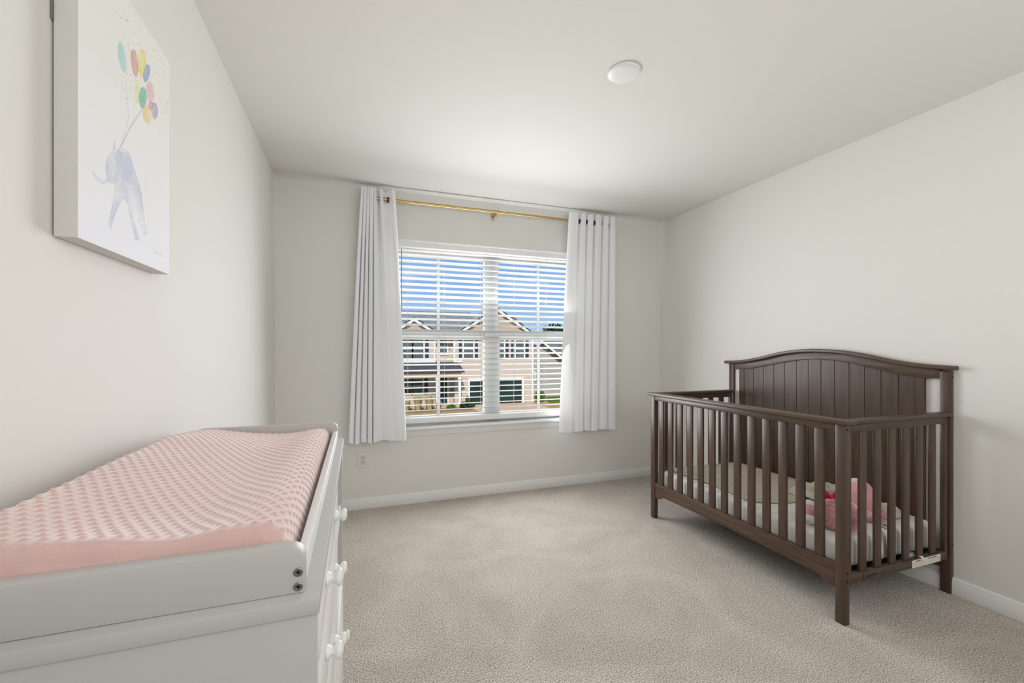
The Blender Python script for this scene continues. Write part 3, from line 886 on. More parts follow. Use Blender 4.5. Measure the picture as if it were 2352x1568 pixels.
SL = [(1.256, 1.216), (1.163, 1.121), (1.074, 1.032), (0.976, 0.933), (0.886, 0.839), (0.794, 0.749), (0.702, 0.658), (0.609, 0.564), (0.518, 0.471), (0.423, 0.378), (0.33, 0.285), (0.238, 0.192), (0.143, 0.101)]
for i in range(13):
    c = 1.236 - i * (1.236 - 0.121) / 12
    b = MB(); b.box(0.008, 0.022, c - 0.0222, c + 0.0222, 0.2573, 0.8457); b.build('slat', M['wood'], crib, bevel=0.003)
# ends
for near in (True, False):
    def Y(a, c): return (a, c) if near else (LF - c, LF - a)
    y0, y1 = Y(-0.012, 0.040)
    b = MB(); b.box(0.0505, 0.7545, y0, y1, 0.879, 0.897); b.build('end_cap', M['woodw'], crib, bevel=0.004, seg=3)
    y0, y1 = Y(0.004, 0.024)
    b = MB(); b.box(0.0305, 0.738, y0, y1, 0.843, 0.8785); b.build('end_rail', M['woodw'], crib, bevel=0.002)
    b = MB(); b.box(0.0305, 0.738, y0, y1, 0.1745, 0.2165); b.build('end_rail', M['woodw'], crib, bevel=0.002)
    for w0, w1 in ((0.0305, 0.0475), (0.7185, 0.7380)):
        b = MB(); b.box(w0, w1, y0, y1, 0.2168, 0.8428); b.build('end_stile', M['wood'], crib, bevel=0.002)
    y0, y1 = Y(0.008, 0.020)
    for i in range(6):
        c = 0.132 + i * (0.636 - 0.132) / 5
        b = MB(); b.box(c - 0.0230, c + 0.0230, y0, y1, 0.2168, 0.8428); b.build('slat', M['wood'], crib, bevel=0.003)
# headboard
for l0, l1 in ((0.0, 0.043), (1.319, 1.362)):
    b = MB(); b.box(0.755, 0.7845, l0, l1, 0.0, 1.100); b.build('rear_post', M['wood'], crib, bevel=0.0025)
CAPT = [(-0.020, 1.1265), (0.019, 1.1285), (0.125, 1.136), (0.242, 1.153), (0.361, 1.179), (0.503, 1.203), (0.648, 1.2125), (0.70, 1.2125), (0.781, 1.209), (0.912, 1.192), (1.054, 1.160), (1.21, 1.132), (1.30, 1.1245), (1.392, 1.1215)]
def interp(T, x):
    if x <= T[0][0]: return T[0][1]
    for i in range(len(T) - 1):
        if x <= T[i + 1][0]:
            p0 = T[max(i - 1, 0)]; p1 = T[i]; p2 = T[i + 1]; p3 = T[min(i + 2, len(T) - 1)]
            h = p2[0] - p1[0]; t = (x - p1[0]) / h
            m1 = (p2[1] - p0[1]) / max(1e-6, p2[0] - p0[0]) * h
            m2 = (p3[1] - p1[1]) / max(1e-6, p3[0] - p1[0]) * h
            return (2 * t ** 3 - 3 * t * t + 1) * p1[1] + (t ** 3 - 2 * t * t + t) * m1 + (-2 * t ** 3 + 3 * t * t) * p2[1] + (t ** 3 - t * t) * m2
    return T[-1][1]
n = 60
xs = [-0.020 + (1.392 + 0.020) * k / n for k in range(n + 1)]
up = [(x, interp(CAPT, x)) for x in xs]
dn = [(x, interp(CAPT, x) - 0.0215) for x in xs]
b = MB(); b.prism(up + dn[::-1], 'X', 0.733, 0.803); b.build('headboard_cap', M['woodl'], crib, bevel=0.005, seg=3)
RB = [(0.0435, 1.062), (0.093, 1.061), (0.216, 1.073), (0.353, 1.103), (0.516, 1.136), (0.662, 1.1465), (0.72, 1.146), (0.797, 1.136), (0.959, 1.107), (1.139, 1.072), (1.23, 1.061), (1.3185, 1.058)]
xs = [0.0435 + (1.3185 - 0.0435) * k / n for k in range(n + 1)]
up = [(x, interp(CAPT, x) - 0.0220) for x in xs]
dn = [(x, interp(RB, x)) for x in xs]
b = MB(); b.prism(up + dn[::-1], 'X', 0.757, 0.779); b.build('headboard_rail', M['woodl'], crib, bevel=0.0015)
b = MB()
GR = [0.107, 0.149, 0.224, 0.308, 0.393, 0.477, 0.561, 0.645, 0.727, 0.808, 0.895, 0.977, 1.060, 1.145, 1.227, 1.273]
for i in range(len(GR) - 1):
    a, c = GR[i] + (0.0012 if i != 1 else 0.0004), GR[i + 1] - (0.0012 if i != 0 else 0.0004)
    st = i in (0, len(GR) - 2)
    pts = [(a, 0.16), (c, 0.16)] + [(c + (a - c) * k / 6, interp(RB, c + (a - c) * k / 6) - 0.0005) for k in range(7)]
    b.prism(pts, 'X', 0.7610 if st else 0.7625, 0.776)
b.box(0.766, 0.7755, 0.11, 1.27, 0.165, 1.05)
b.build('headboard_panel', M['wood'], crib, bevel=0.0009, seg=1)
b = MB(); b.box(0.757, 0.779, 0.0435, 1.3185, 0.118, 0.1595); b.build('headboard_rail', M['woodl'], crib, bevel=0.002)
b = MB(); b.box(0.032, 0.753, 0.0265, LF - 0.0265, 0.196, 0.207); b.build('mattress_support', M['bolt'], crib)
# bolts
def bolt(x, y, z, ax, r=0.0048):
    m_ = MB()
    if ax == 'Y': m_.lathe([(r * 0.3, 0.0006), (r * 0.55, -0.0006), (r, -0.0012), (r, 0.0)], (x, y, z), 'Y', 14)
    else: m_.lathe([(r * 0.3, 0.0006), (r * 0.55, -0.0006), (r, -0.0012), (r, 0.0)], (x, y, z), 'X', 14)
    m_.build('bolt', M['bolt'], crib)
for x, z in ((0.014, 0.857), (0.014, 0.230), (0.014, 0.193)): bolt(x, -0.0003, z, 'Y')
for x, z in ((0.770, 1.074), (0.770, 0.245)): bolt(x, -0.0003, z, 'Y')
for z in (0.803, 0.469, 0.225): bolt(0.7548, 0.033, z, 'X', 0.0058)
# stickers on the near end rail
st = MB().box(0.465, 0.681, 0.0030, 0.0038, 0.1755, 0.2105).build('warning_sticker', M['paper'], crib)
st['label'] = 'white paper sticker with rows of small black print'
lines = MB()
lines.box(0.487, 0.528, 0.0026, 0.0030, 0.2030, 0.2062); lines.build('sticker_heading', M['ink'], st)
MB().box(0.582, 0.650, 0.0026, 0.0030, 0.2030, 0.2062).build('sticker_heading', M['ink'], st)
lines = MB()
rr = random.Random(5)
for k in range(6):
    z = 0.1995 - k * 0.0039
    for (a, c) in ((0.470, 0.566), (0.574, 0.676)):
        x = a
        while x < c - 0.004:
            w = min(rr.uniform(0.004, 0.016), c - x); lines.box(x, x + w, 0.0027, 0.0030, z - 0.0006, z + 0.0006); x += w + 0.0022
lines.build('sticker_print', M['greyink'], st)
pl = MB().box(0.124, 0.236, 0.0016, 0.0038, 0.178, 0.2125).build('raised_plate', M['woodw'], crib, bevel=0.001)
pl['label'] = 'dark raised plate with faint pressed script'
scr = MB()
x = 0.138
pp = []
for k in range(60):
    t = k / 59
    pp.append((0.138 + 0.084 * t + 0.003 * sin(t * 50), 0.0012, 0.195 + 0.0075 * sin(t * 38) * (1.2 if k < 8 else 0.75)))
scr.tube(pp, 0.0009, 5); scr.build('script_mark', M['bolt'], pl)

# mattress
mat_ = thing('crib_mattress', 'crib mattress in a white fitted sheet inside the crib', 'mattress', (2.010, 1.299, 0.0), CA)
def puffy(x0, x1, y0, y1, z0, z1, r, crown, nx, ny, rz=0.035):
    """rounded mattress: rounded plan corners r, rounded edges rz"""
    b = MB()
    cx_, cy_ = (x0 + x1) / 2, (y0 + y1) / 2
    hx, hy = (x1 - x0) / 2, (y1 - y0) / 2
    def outline(inset, n=20):
        P = []
        rr_ = max(0.005, r - inset * 0.6)
        for sx, sy, a0 in ((1, 1, 0), (-1, 1, 90), (-1, -1, 180), (1, -1, 270)):
            for k in range(n + 1):
                a = radians(a0 + 90 * k / n)
                P.append((cx_ + sx * (hx - inset - rr_) + rr_ * cos(a), cy_ + sy * (hy - inset - rr_) + rr_ * sin(a)))
        return P
    rows = []
    K = 8
    for k in range(K + 1):
        a = pi / 2 * k / K
        rows.append([(p[0], p[1], z0 + rz * (1 - sin(a))) for p in outline(rz * 0.7 * (1 - sin(a + 1e-9)) if False else rz * (1 - sin(a)))])
    rows = [[(p[0], p[1], z0 + rz - rz * cos(a)) for p in outline(rz - rz * sin(a))] for a in [pi / 2 * k / K for k in range(K + 1)]]
    rows += [[(p[0], p[1], z1 - rz + rz * sin(a)) for p in outline(rz - rz * cos(a))] for a in [pi / 2 * k / K for k in range(K + 1)]]
    for t in (0.12, 0.3, 0.55, 0.8, 0.97):
        base = outline(rz)
        rows.append([(p[0] + (cx_ - p[0]) * t, p[1] + (cy_ - p[1]) * t, z1 + crown * (1 - (1 - t) ** 2)) for p in base])
    rows = [r_ + [r_[0]] for r_ in rows]
    b.grid(rows)
    return b
MZ = 0.350
puffy(0.050, 0.742, 0.048, LF - 0.044, 0.2072, 0.345, 0.045, 0.004, 0, 0, 0.034).build('fitted_sheet', M['sheet'], mat_, smooth=True)
# printed care tags sewn to the sheet at the near end
def ribbon(P, w_dir, w0, w1, parent, name, mat, nseg=1):
    b = MB()
    rows = []
    for i, p in enumerate(P):
        w = w0 + (w1 - w0) * i / (len(P) - 1)
        rows.append([tuple(Vector(p) + Vector(w_dir) * (w * (k / 4 - 0.5)) + Vector((0, -0.0018 * sin(k * 1.7 + i), 0))) for k in range(5)])
    b.grid(rows)
    return b.build(name, mat, parent, smooth=True)
ct = ribbon([(0.310, 0.135, 0.3505), (0.314, 0.100, 0.3515), (0.311, 0.068, 0.349), (0.307, 0.049, 0.336), (0.306, 0.042, 0.318), (0.312, 0.037, 0.295), (0.319, 0.036, 0.270), (0.326, 0.038, 0.245), (0.328, 0.039, 0.232)], (0.96, 0, 0.22), 0.085, 0.040, mat_, 'care_tag', M['paper'])
ct['label'] = 'crumpled white care tag with grey print'
b = MB()
for k in range(7):
    z = 0.325 - k * 0.0105
    b.add([(0.300 + k * .0025, 0.0325, z), (0.329 - k * .0002, 0.0325, z + 0.005), (0.329 - k * .0002, 0.0325, z + 0.008), (0.300 + k * .0025, 0.0325, z + 0.003)], [(0, 1, 2, 3)])
b.build('tag_print', M['greyink'], ct)
ct2 = ribbon([(0.418, 0.110, 0.3508), (0.418, 0.080, 0.3518), (0.418, 0.058, 0.3470), (0.418, 0.046, 0.334), (0.420, 0.0435, 0.322)], (1, 0, 0.05), 0.055, 0.045, mat_, 'care_tag', M['paper'])
b = MB()
for k in range(4):
    y = 0.062 + k * 0.010
    b.box(0.402, 0.434, y, y + 0.004, 0.3526, 0.3529)
b.build('tag_print', M['ink'], ct2)
ct3 = ribbon([(0.518, 0.0405, 0.224), (0.524, 0.036, 0.212), (0.530, 0.022, 0.2195), (0.538, 0.0015, 0.2180), (0.545, -0.001, 0.200)], (1, 0, 0.1), 0.05, 0.008, mat_, 'care_tag', M['paper'])

# blanket lying on the mattress
bk = []
for i in range(41):
    row = []
    y = 0.475 + (1.262 - 0.475) * i / 40
    for j in range(25):
        t = j / 24
        xe = 0.098 + 0.012 * sin(y * 9) + max(0, 0.56 - y) * 1.7
        x = xe + (0.715 - xe) * t
        z = 0.3535 + 0.0030 * (0.5 + 0.5 * sin(11 * x + 6 * y)) + 0.0035 * mnoise.noise(Vector((x * 7, y * 7, 3)))
        if t < 0.06: z -= 0.002
        row.append((x, y - 0.03 * (x - 0.1), max(0.3512, z)))
    bk.append(row)
b = MB(); b.grid(bk)
blk = thing('crib_blanket', 'flat sage grey blanket with pale dots spread over the crib mattress', 'blanket', (2.010, 1.299, 0.0), CA)
o = b.build('blanket_cloth', M['blanket'], blk, smooth=True)
md = o.modifiers.new('solid', 'SOLIDIFY'); md.thickness = 0.003; md.offset = 1

# bunched cloth behind the toy
b = MB()
rows = []
N_ = 64
for i in range(N_ + 1):
    row = []
    for j in range(N_ + 1):
        u, v = i / N_ * 2 - 1, j / N_ * 2 - 1
        r_ = min(1.0, sqrt(u * u + v * v) * 0.92)
        ang = 0.5
        p = u * cos(ang) + v * sin(ang); q = -u * sin(ang) + v * cos(ang)
        rid = abs(sin(p * 7.5 + 1.6 * sin(q * 3.1) + 0.8 * mnoise.noise(Vector((u * 2, v * 2, 5)))))
        rid2 = abs(sin(q * 5.3 + 1.2 * sin(p * 4.0 + 1)))
        h = (0.020 + 0.032 * rid ** 0.7 + 0.020 * rid2) * max(0, 1 - r_ ** 3) + 0.010 * mnoise.noise(Vector((u * 3, v * 3, 1)))
        row.append((0.555 + 0.165 * u + 0.012 * sin(q * 8), 0.475 + 0.155 * v + 0.02 * u + 0.010 * sin(p * 9), 0.3615 + max(0, h) * 0.95))
    rows.append(row)
b.grid(rows)
blc = thing('bunched_cloth', 'crumpled sage cloth bunched up behind the pink plush toy', 'cloth', (2.010, 1.299, 0.0), CA)
o = b.build('cloth_folds', M['sage'], blc, smooth=True)
md = o.modifiers.new('solid', 'SOLIDIFY'); md.thickness = 0.003; md.offset = 1
# small knitted piece nearer the end
b = MB()
rows = []
for i in range(33):
    row = []
    for j in range(33):
        u, v = i / 16 - 1, j / 16 - 1
        r_ = min(1, sqrt(u * u + v * v))
        h = (0.022 + 0.014 * abs(sin(u * 5 + v * 2)) + 0.006 * mnoise.noise(Vector((u * 3, v * 3, 8)))) * (1 - r_ ** 4)
        row.append((0.600 + 0.085 * u, 0.205 + 0.080 * v, 0.3540 + max(0, h) * 1.2))
    rows.append(row)
b.grid(rows)
kn = thing('folded_cloth', 'small folded sage cloth right of the pink plush toy', 'cloth', (2.010, 1.299, 0.0), CA)
o = b.build('cloth_folds', M['sage'], kn, smooth=True)
md = o.modifiers.new('solid', 'SOLIDIFY'); md.thickness = 0.003; md.offset = 1

# plush toy
toy = thing('plush_toy', 'fluffy pink plush animal with white paw and red bow lying in the crib', 'plush toy', (2.010, 1.299, 0.0), CA)
def fur_on(mb, c, rad, n_, ln, seed, zmin=-2, wid=0.0016):
    r_ = random.Random(seed)
    for _ in range(n_):
        z = r_.uniform(-0.95, 1); a = r_.uniform(0, 2 * pi)
        q = sqrt(1 - z * z)
        d = Vector((q * cos(a), q * sin(a), z))
        p = Vector((c[0] + rad[0] * d.x, c[1] + rad[1] * d.y, c[2] + rad[2] * d.z))
        if p.z < zmin: continue
        nrm = Vector((d.x / rad[0], d.y / rad[1], d.z / rad[2])).normalized()
        t = Vector((r_.uniform(-1, 1), r_.uniform(-1, 1), r_.uniform(-1.3, 0.5)))
        dr_ = (nrm + 0.75 * t).normalized()
        sd = dr_.cross(nrm)
        if sd.length < 1e-4: continue
        sd.normalize()
        l_ = ln * r_.uniform(0.6, 1.15)
        tip = p + dr_ * l_ + Vector((0, 0, -0.15 * l_))
        if tip.z < MZ + 0.001: tip.z = MZ + 0.001
        p = p - nrm * 0.002
        mb.add([p - sd * wid, p + sd * wid, tip], [(0, 1, 2)])
# rump: smooth pink plush dome with a white top
BC, BR = (0.425, 0.225, 0.440), (0.090, 0.086, 0.096)
b = MB(); b.ball(BC, BR, 36, 24, 0.05, 2.0, 1.0); bd = b.build('body', M['pinkplush'], toy, smooth=True)
b = MB(); b.ball((0.428, 0.228, 0.520), (0.044, 0.030, 0.022), 24, 16, 0.06, 2.5, 3.0); o = b.build('crown', M['whiteplush'], bd, smooth=True); o['label'] = 'white plush patch'
b = MB()
for k in range(9):
    a = 2 * pi * k / 9
    b.ball((0.43 + 0.082 * cos(a), 0.225 + 0.080 * sin(a), 0.382), (0.034, 0.034, 0.028), 12, 8, 0.1, 3, k)
fur_on(b, (0.43, 0.225, 0.382), (0.112, 0.110, 0.036), 5200, 0.016, 11)
o = b.build('fluffy_skirt', M['fur'], bd); o['label'] = 'long pink fur fringe'
# head: fluffy ball nearest the corner post
HC, HR = (0.172, 0.137, 0.4165), (0.070, 0.068, 0.064)
b = MB(); b.ball(HC, HR, 32, 20, 0.05, 2.4, 5.0); fur_on(b, HC, HR, 7000, 0.020, 21)
hd = b.build('head', M['fur'], toy)
b = MB(); b.ball((0.262, 0.150, 0.438), (0.032, 0.032, 0.026), 18, 12, 0.08, 3, 2.0); o = b.build('muzzle', M['whiteplush'], hd, smooth=True); o['label'] = 'white plush muzzle'
# bow
bw = MB()
bc = Vector((0.190, 0.190, 0.484))
for s in (-1, 1):
    rows = []
    for i in range(9):
        t = i / 8
        w_ = 0.004 + 0.017 * sin(min(1, t * 1.15) * pi * 0.62)
        x = s * 0.036 * t
        rows.append([(bc.x - x * 0.75, bc.y + x * 0.65 + 0.010 * sin(q) * (0.3 + t), bc.z + w_ * cos(q) + 0.016 * t) for q in [2 * pi * k / 12 for k in range(13)]])
    bw.grid(rows)
bw.ball(bc, (0.010, 0.010, 0.010), 14, 10)
bw.build('bow', M['bow'], toy, smooth=True)
# paw on the left
PC = (0.142, 0.268, 0.386)
b = MB(); b.ball(PC, (0.044, 0.042, 0.035), 24, 16, 0.08, 2.5, 6); fur_on(b, PC, (0.044, 0.042, 0.035), 1500, 0.012, 31)
pw = b.build('paw', M['fur'], toy)
b = MB(); b.ball((0.100, 0.232, 0.371), (0.038, 0.034, 0.0205), 20, 14, 0.10, 3, 7); o = b.build('paw_tip', M['whiteplush'], pw, smooth=True); o['label'] = 'white plush paw tip'
b = MB(); b.ball((0.178, 0.290, 0.418), (0.032, 0.034, 0.019), 20, 14, 0.10, 3, 9); o = b.build('paw_cuff', M['whiteplush'], pw, smooth=True); o['label'] = 'white plush cuff'

# =================================================================== OUTDOORS
GZ = -3.03
b = MB(); b.box(-40, 60, 3.9, 90, GZ - 0.5, GZ); gr = struct(b.build('ground', M['lawn2']))
b = MB(); b.box(8.0, 13.3, 20, 32.7, GZ + 0.002, GZ + 0.02); struct(b.build('driveway', M['drive']))
b = MB(); b.prism([(-10, 29.9), (7.6, 29.9), (8.0, 30.4), (7.9, 32.0), (-10, 32.0)], 'Z', GZ + 0.002, GZ + 0.03); struct(b.build('planting_bed', M['mulch']))
b = MB(); b.box(-30, 8.0, 20, 27.2, GZ + 0.002, GZ + 0.02); struct(b.build('mulch_strip', M['mulch']))
b = MB(); b.box(-30, 60, 27.2, 28.6, GZ + 0.003, GZ + 0.022); struct(b.build('footpath', M['drive']))
b = MB(); b.box(14.9, 30, 31.9, 35.9, GZ + 0.002, GZ + 0.05); tag(b.build('lawn_grass', M['grass']), 'strip of green lawn in front of the grey house', 'grass', kind='stuff')

hs = thing('neighbor_house', 'beige two-storey house with white trim gables and dark green garage across the street', 'house', (9.0, 33.0, GZ))
def hx(x): return x - 9.0
def hy(y): return y - 33.0
def hz(z): return z - GZ
def hbox(mb, x0, x1, y0, y1, z0, z1): return mb.box(hx(x0), hx(x1), hy(y0), hy(y1), hz(z0), hz(z1))
def hpart(name, mat, boxes, parent=None):
    m_ = MB()
    for q in boxes: hbox(m_, *q)
    return m_.build(name, mat, parent or hs)
hpart('main_wall', M['siding'], [(-6, 5.72, 33.0, 41, GZ, 2.35), (5.72, 7.2, 33.45, 41, GZ, 2.35), (7.2, 13.70, 33.0, 41, GZ, 2.33)])
for q in [(5.62, 5.74, 32.94, 33.06, 0.3, 2.35), (7.10, 7.24, 32.94, 33.06, -0.4, 2.33), (13.58, 13.72, 32.94, 33.06, GZ, 2.33)]: hpart('corner_trim', M['wtrim'], [q])
for q in [(-6, 5.74, 32.93, 33.0, 0.28, 0.46), (-6, 7.2, 32.9, 33.0, 2.28, 2.42), (7.20, 7.8, 32.93, 33.0, 0.26, 0.40)]: hpart('fascia', M['wtrim'], [q])
# main roof
m_ = MB(); m_.prism([(hy(32.5), hz(2.32)), (hy(37.2), hz(4.50)), (hy(41.9), hz(2.32))], 'X', hx(-6.4), hx(9.5)); m_.build('main_roof', M['shingle'], hs)
def gable(name_wall, wall_mat, xa, xb, xp, zb, zp, yf, yb, roof_mat, over=0.28, extra=True):
    # siding triangle, white rakes, roof planes
    m1 = MB(); m1.prism([(hx(xa), hz(zb)), (hx(xb), hz(zb)), (hx(xp), hz(zp))], 'Y', hy(yf), hy(yb)); m1.build(name_wall, wall_mat, hs)
    t = 0.20
    m2 = MB()
    for (xe) in (xa, xb):
        sl = (zp - zb) / (xp - xe)
        xo = xe - over * (1 if xe > xp else -1) * -1
        zo = zb + sl * (xo - xe)
        m2.prism([(hx(xo), hz(zo)), (hx(xp), hz(zp)), (hx(xp), hz(zp - t * 1.15)), (hx(xo), hz(zo - t * 1.15))], 'Y', hy(yf - 0.22), hy(yf - 0.10))
    m2.build('rake_trim', M['wtrim'], hs)
    for (xe) in (xa, xb):
        sl = (zp - zb) / (xp - xe)
        xo = xe + over * (1 if xe > xp else -1) * 1.15
        zo = zb + sl * (xo - xe)
        m3 = MB(); m3.prism([(hx(xo), hz(zo + .002)), (hx(xp), hz(zp + .002)), (hx(xp), hz(zp + 0.085)), (hx(xo), hz(zo + 0.085))], 'Y', hy(yf - 0.10), hy(yb))
        m3.build('gable_roof', roof_mat, hs)
        m4 = MB(); m4.prism([(hx(xo), hz(zo + .003)), (hx(xp), hz(zp + .003)), (hx(xp), hz(zp + 0.075)), (hx(xo), hz(zo + 0.075))], 'Y', hy(yf - 0.26), hy(yf - 0.102))
        m4.build('roof_edge', M['eave'], hs)
gable('garage_gable', M['siding2'], 6.98, 13.95, 10.56, 2.34, 4.50, 32.9, 38, M['shingle2'])
gable('bay_gable', M['siding2'], 2.62, 5.62, 4.10, 2.62, 3.56, 32.75, 36, M['shingle'])
hpart('bay_wall', M['siding2'], [(2.6, 5.65, 32.76, 33.0, 2.34, 2.64)])
m_ = MB(); m_.prism([(hx(9.6), hz(2.3)), (hx(15.3), hz(2.3)), (hx(12.9), hz(4.22)), (hx(12.1), hz(4.22))], 'Y', hy(35.6), hy(40.5)); m_.build('rear_gable_roof', M['shingle'], hs)
# porch
m_ = MB()
P1 = [(-6, 33.0, .30), (7.44, 33.0, .30), (7.62, 31.45, -.34), (-6, 31.45, -.34)]
m_.add([(hx(a), hy(q), hz(c)) for a, q, c in P1] + [(hx(a), hy(q), hz(c - .10)) for a, q, c in P1], [(0, 1, 2, 3), (7, 6, 5, 4), (0, 4, 5, 1), (1, 5, 6, 2), (2, 6, 7, 3), (3, 7, 4, 0)])
m_.build('porch_roof', M['porchroof'], hs)
hpart('porch_beam', M['siding2'], [(-6, 7.4, 31.55, 31.7, -.80, -.45)])
hpart('porch_floor', M['drive'], [(-6, 7.3, 31.5, 33.0, GZ + .01, GZ + .12)])
for x in (5.62, 7.27):
    hpart('porch_column', M['wtrim'], [(x - .09, x + .09, 31.54, 31.72, GZ + .12, -.80), (x - .13, x + .13, 31.5, 31.76, GZ + .12, GZ + .4), (x - .13, x + .13, 31.5, 31.76, -.95, -.81)])
def window(x0, x1, z0, z1, y=33.0, pane='pane', bars=(0.5,)):
    f = hpart('house_window', M['wtrim'], [(x0 - .09, x0, y - .06, y - .002, z0 - .1, z1 + .1), (x1, x1 + .09, y - .06, y - .002, z0 - .1, z1 + .1), (x0, x1, y - .06, y - .002, z1, z1 + .1), (x0, x1, y - .06, y - .002, z0 - .1, z0)]
              + [(x0, x1, y - .05, y - .02, z0 + (z1 - z0) * q - .03, z0 + (z1 - z0) * q + .03) for q in bars])
    hpart('pane', M[pane], [(x0 + .001, x1 - .001, y - .018, y - .004, z0 + .001, z1 - .001)], f)
for a, c in ((3.23, 3.99), (4.08, 4.83)): window(a, c, 0.60, 1.98)
window(6.16, 6.68, 0.93, 2.12, 33.45)
window(7.91, 8.66, 0.60, 1.98); window(10.45, 11.18, 0.60, 1.98); window(12.18, 12.88, 0.60, 1.98)
for a, c in ((3.23, 3.95), (4.05, 4.77)): window(a, c, -2.02, -0.92, 33.0, 'pane2')
for a, c in ((2.92, 3.12), (4.96, 5.22), (7.54, 7.77), (8.81, 9.04), (10.1, 10.33), (11.33, 11.58), (11.79, 12.03), (13.04, 13.31)):
    hpart('shutter', M['shutter'], [(a, c, 32.95, 32.998, 0.55, 2.06)])
hpart('shutter', M['shutter'], [(4.93, 5.16, 32.95, 32.998, -2.05, -0.76)])
hpart('front_door', M['door'], [(6.19, 6.71, 33.38, 33.448, GZ + .12, -0.72)])
hpart('door_frame', M['wtrim'], [(6.08, 6.188, 33.36, 33.448, GZ + .12, -.62), (6.712, 6.82, 33.36, 33.448, GZ + .12, -.62), (6.188, 6.712, 33.36, 33.448, -.718, -.62)])
m_ = MB()
for k in range(5):
    hbox(m_, 8.39, 12.69, 32.96, 32.997, GZ + .02 + k * .384, GZ + .395 + k * .384)
m_.build('garage_door', M['garage'], hs)
hpart('garage_frame', M['wtrim'], [(8.24, 8.385, 32.9, 32.998, GZ, -1.0), (12.695, 12.86, 32.9, 32.998, GZ, -1.0), (8.385, 12.695, 32.9, 32.998, -1.115, -1.0)])
wr = MB()
vs, fs = [], []
for i in range(24):
    a = 2 * pi * i / 24
    for j in range(8):
        q = 2 * pi * j / 8; d = .16 + .06 * cos(q)
        vs.append((hx(7.16) + d * cos(a) * (1 + .08 * sin(i * 5)), hy(33.38) + .05 * sin(q), hz(-1.9) + d * sin(a)))
for i in range(24):
    for j in range(8):
        fs.append((i * 8 + j, ((i + 1) % 24) * 8 + j, ((i + 1) % 24) * 8 + (j + 1) % 8, i * 8 + (j + 1) % 8))
wr.add(vs, fs)
tag(wr.build('door_wreath', M['wreath']), 'grey green wreath hanging beside the dark front door', 'wreath').location = (9.0, 33.0, GZ)

h2 = thing('grey_house', 'grey sided house with a sloping dark roof beyond the beige house', 'house', (17.0, 36.0, GZ))
m_ = MB(); m_.box(13.99 - 17, 21 - 17, 0.6, 8, 0, 1.7 - GZ); m_.build('side_wall', M['siding3'], h2)
m_ = MB(); m_.prism([(14.6 - 17, 2.45 - GZ), (15.9 - 17, 2.05 - GZ), (18.3 - 17, 0.22 - GZ), (22 - 17, -2.2 - GZ), (22 - 17, 2.45 - GZ)], 'Y', 0.20, 0.58); m_.build('sloping_roof', M['shingle'], h2)
m_ = MB(); m_.prism([(14.9 - 17, 3.05 - GZ), (24 - 17, 3.05 - GZ), (24 - 17, 2.46 - GZ), (14.0 - 17, 2.46 - GZ)], 'Y', 3.5, 9); m_.build('upper_roof', M['shingle2'], h2)
m_ = MB(); m_.prism([(15.6 - 17, 2.10 - GZ), (15.85 - 17, 2.10 - GZ), (18.4 - 17, 0.20 - GZ), (18.4 - 17, -.02 - GZ)], 'Y', 0.08, 0.19); m_.build('rake_trim', M['wtrim'], h2)
f = MB()
for a, c in ((14.62, 14.72), (15.0, 15.06), (15.3, 15.4)): f.box(a - 17, c - 17, .52, .598, -1.6 - GZ, -.72 - GZ)
f.box(14.72 - 17, 15.3 - 17, .52, .598, -.82 - GZ, -.72 - GZ); f.box(14.72 - 17, 15.3 - 17, .52, .598, -1.6 - GZ, -1.5 - GZ)
f = f.build('house_window', M['wtrim'], h2)
m_ = MB(); m_.box(14.721 - 17, 15.299 - 17, .56, .59, -1.499 - GZ, -.821 - GZ); m_.build('pane', M['pane'], f)

def leaf_cloud(mb, c, rad, n_, size, seed):
    r_ = random.Random(seed)
    for _ in range(n_):
        d = Vector((r_.gauss(0, 1), r_.gauss(0, 1), r_.gauss(0, 1))).normalized()
        k = r_.uniform(0.55, 1.05) * (1 + .25 * mnoise.noise(d * 2.5 + Vector((seed, 0, 0))))
        p = Vector((c[0] + rad[0] * d.x * k, c[1] + rad[1] * d.y * k, c[2] + rad[2] * d.z * k))
        a = Vector((r_.uniform(-1, 1), r_.uniform(-1, 1), r_.uniform(-1, 1))).normalized() * size
        q = a.cross(Vector((r_.uniform(-1, 1), r_.uniform(-1, 1), r_.uniform(-1, 1)))).normalized() * size * .6
        mb.add([p - a, p + q, p + a, p - q], [(0, 1, 2, 3)])
def tree(loc, h, rad, mat, label, seed, size=.35):
    t = thing('tree', label, 'tree', loc)
    m1 = MB(); m1.tube([(0, 0, 0), (.1, 0, h * .45), (0, .1, h * .8)], [.28, .2, .08], 8); m1.build('trunk', M['bark'], t)
    m2 = MB(); leaf_cloud(m2, (0, 0, h - rad[2]), rad, 1400, size, seed); leaf_cloud(m2, (rad[0] * .5, .5, h - rad[2] * 1.3), [v * .75 for v in rad], 700, size, seed + 1); m2.build('crown', mat, t)
tree((28.2, 60, GZ), 8.0, (1.9, 1.6, 2.2), M['leaf'], 'round green tree showing above the grey house roof', 4)
tree((33.4, 62, GZ), 7.0, (1.8, 1.6, 2.0), M['leaf'], 'lower dark tree at the right of the round tree above the roof', 9)
def shrub(loc, rad, mat, label, seed, n_=500, size=.09, name='shrub'):
    t = thing(name, label, 'shrub', loc)
    m1 = MB()
    for k in range(7):
        a = 2 * pi * k / 7
        m1.tube([(0, 0, 0), (rad[0] * .35 * cos(a), rad[1] * .35 * sin(a), rad[2] * .9)], [.025, .01], 5)
    m1.build('stem', M['bark'], t)
    m2 = MB(); leaf_cloud(m2, (0, 0, rad[2] * .95), rad, n_, size, seed); m2.build('foliage', mat, t)
shrub((14.35, 33.0, GZ + .05), (.45, .4, .42), M['leaf2'], 'bright green round shrub at the right corner of the beige house', 3)
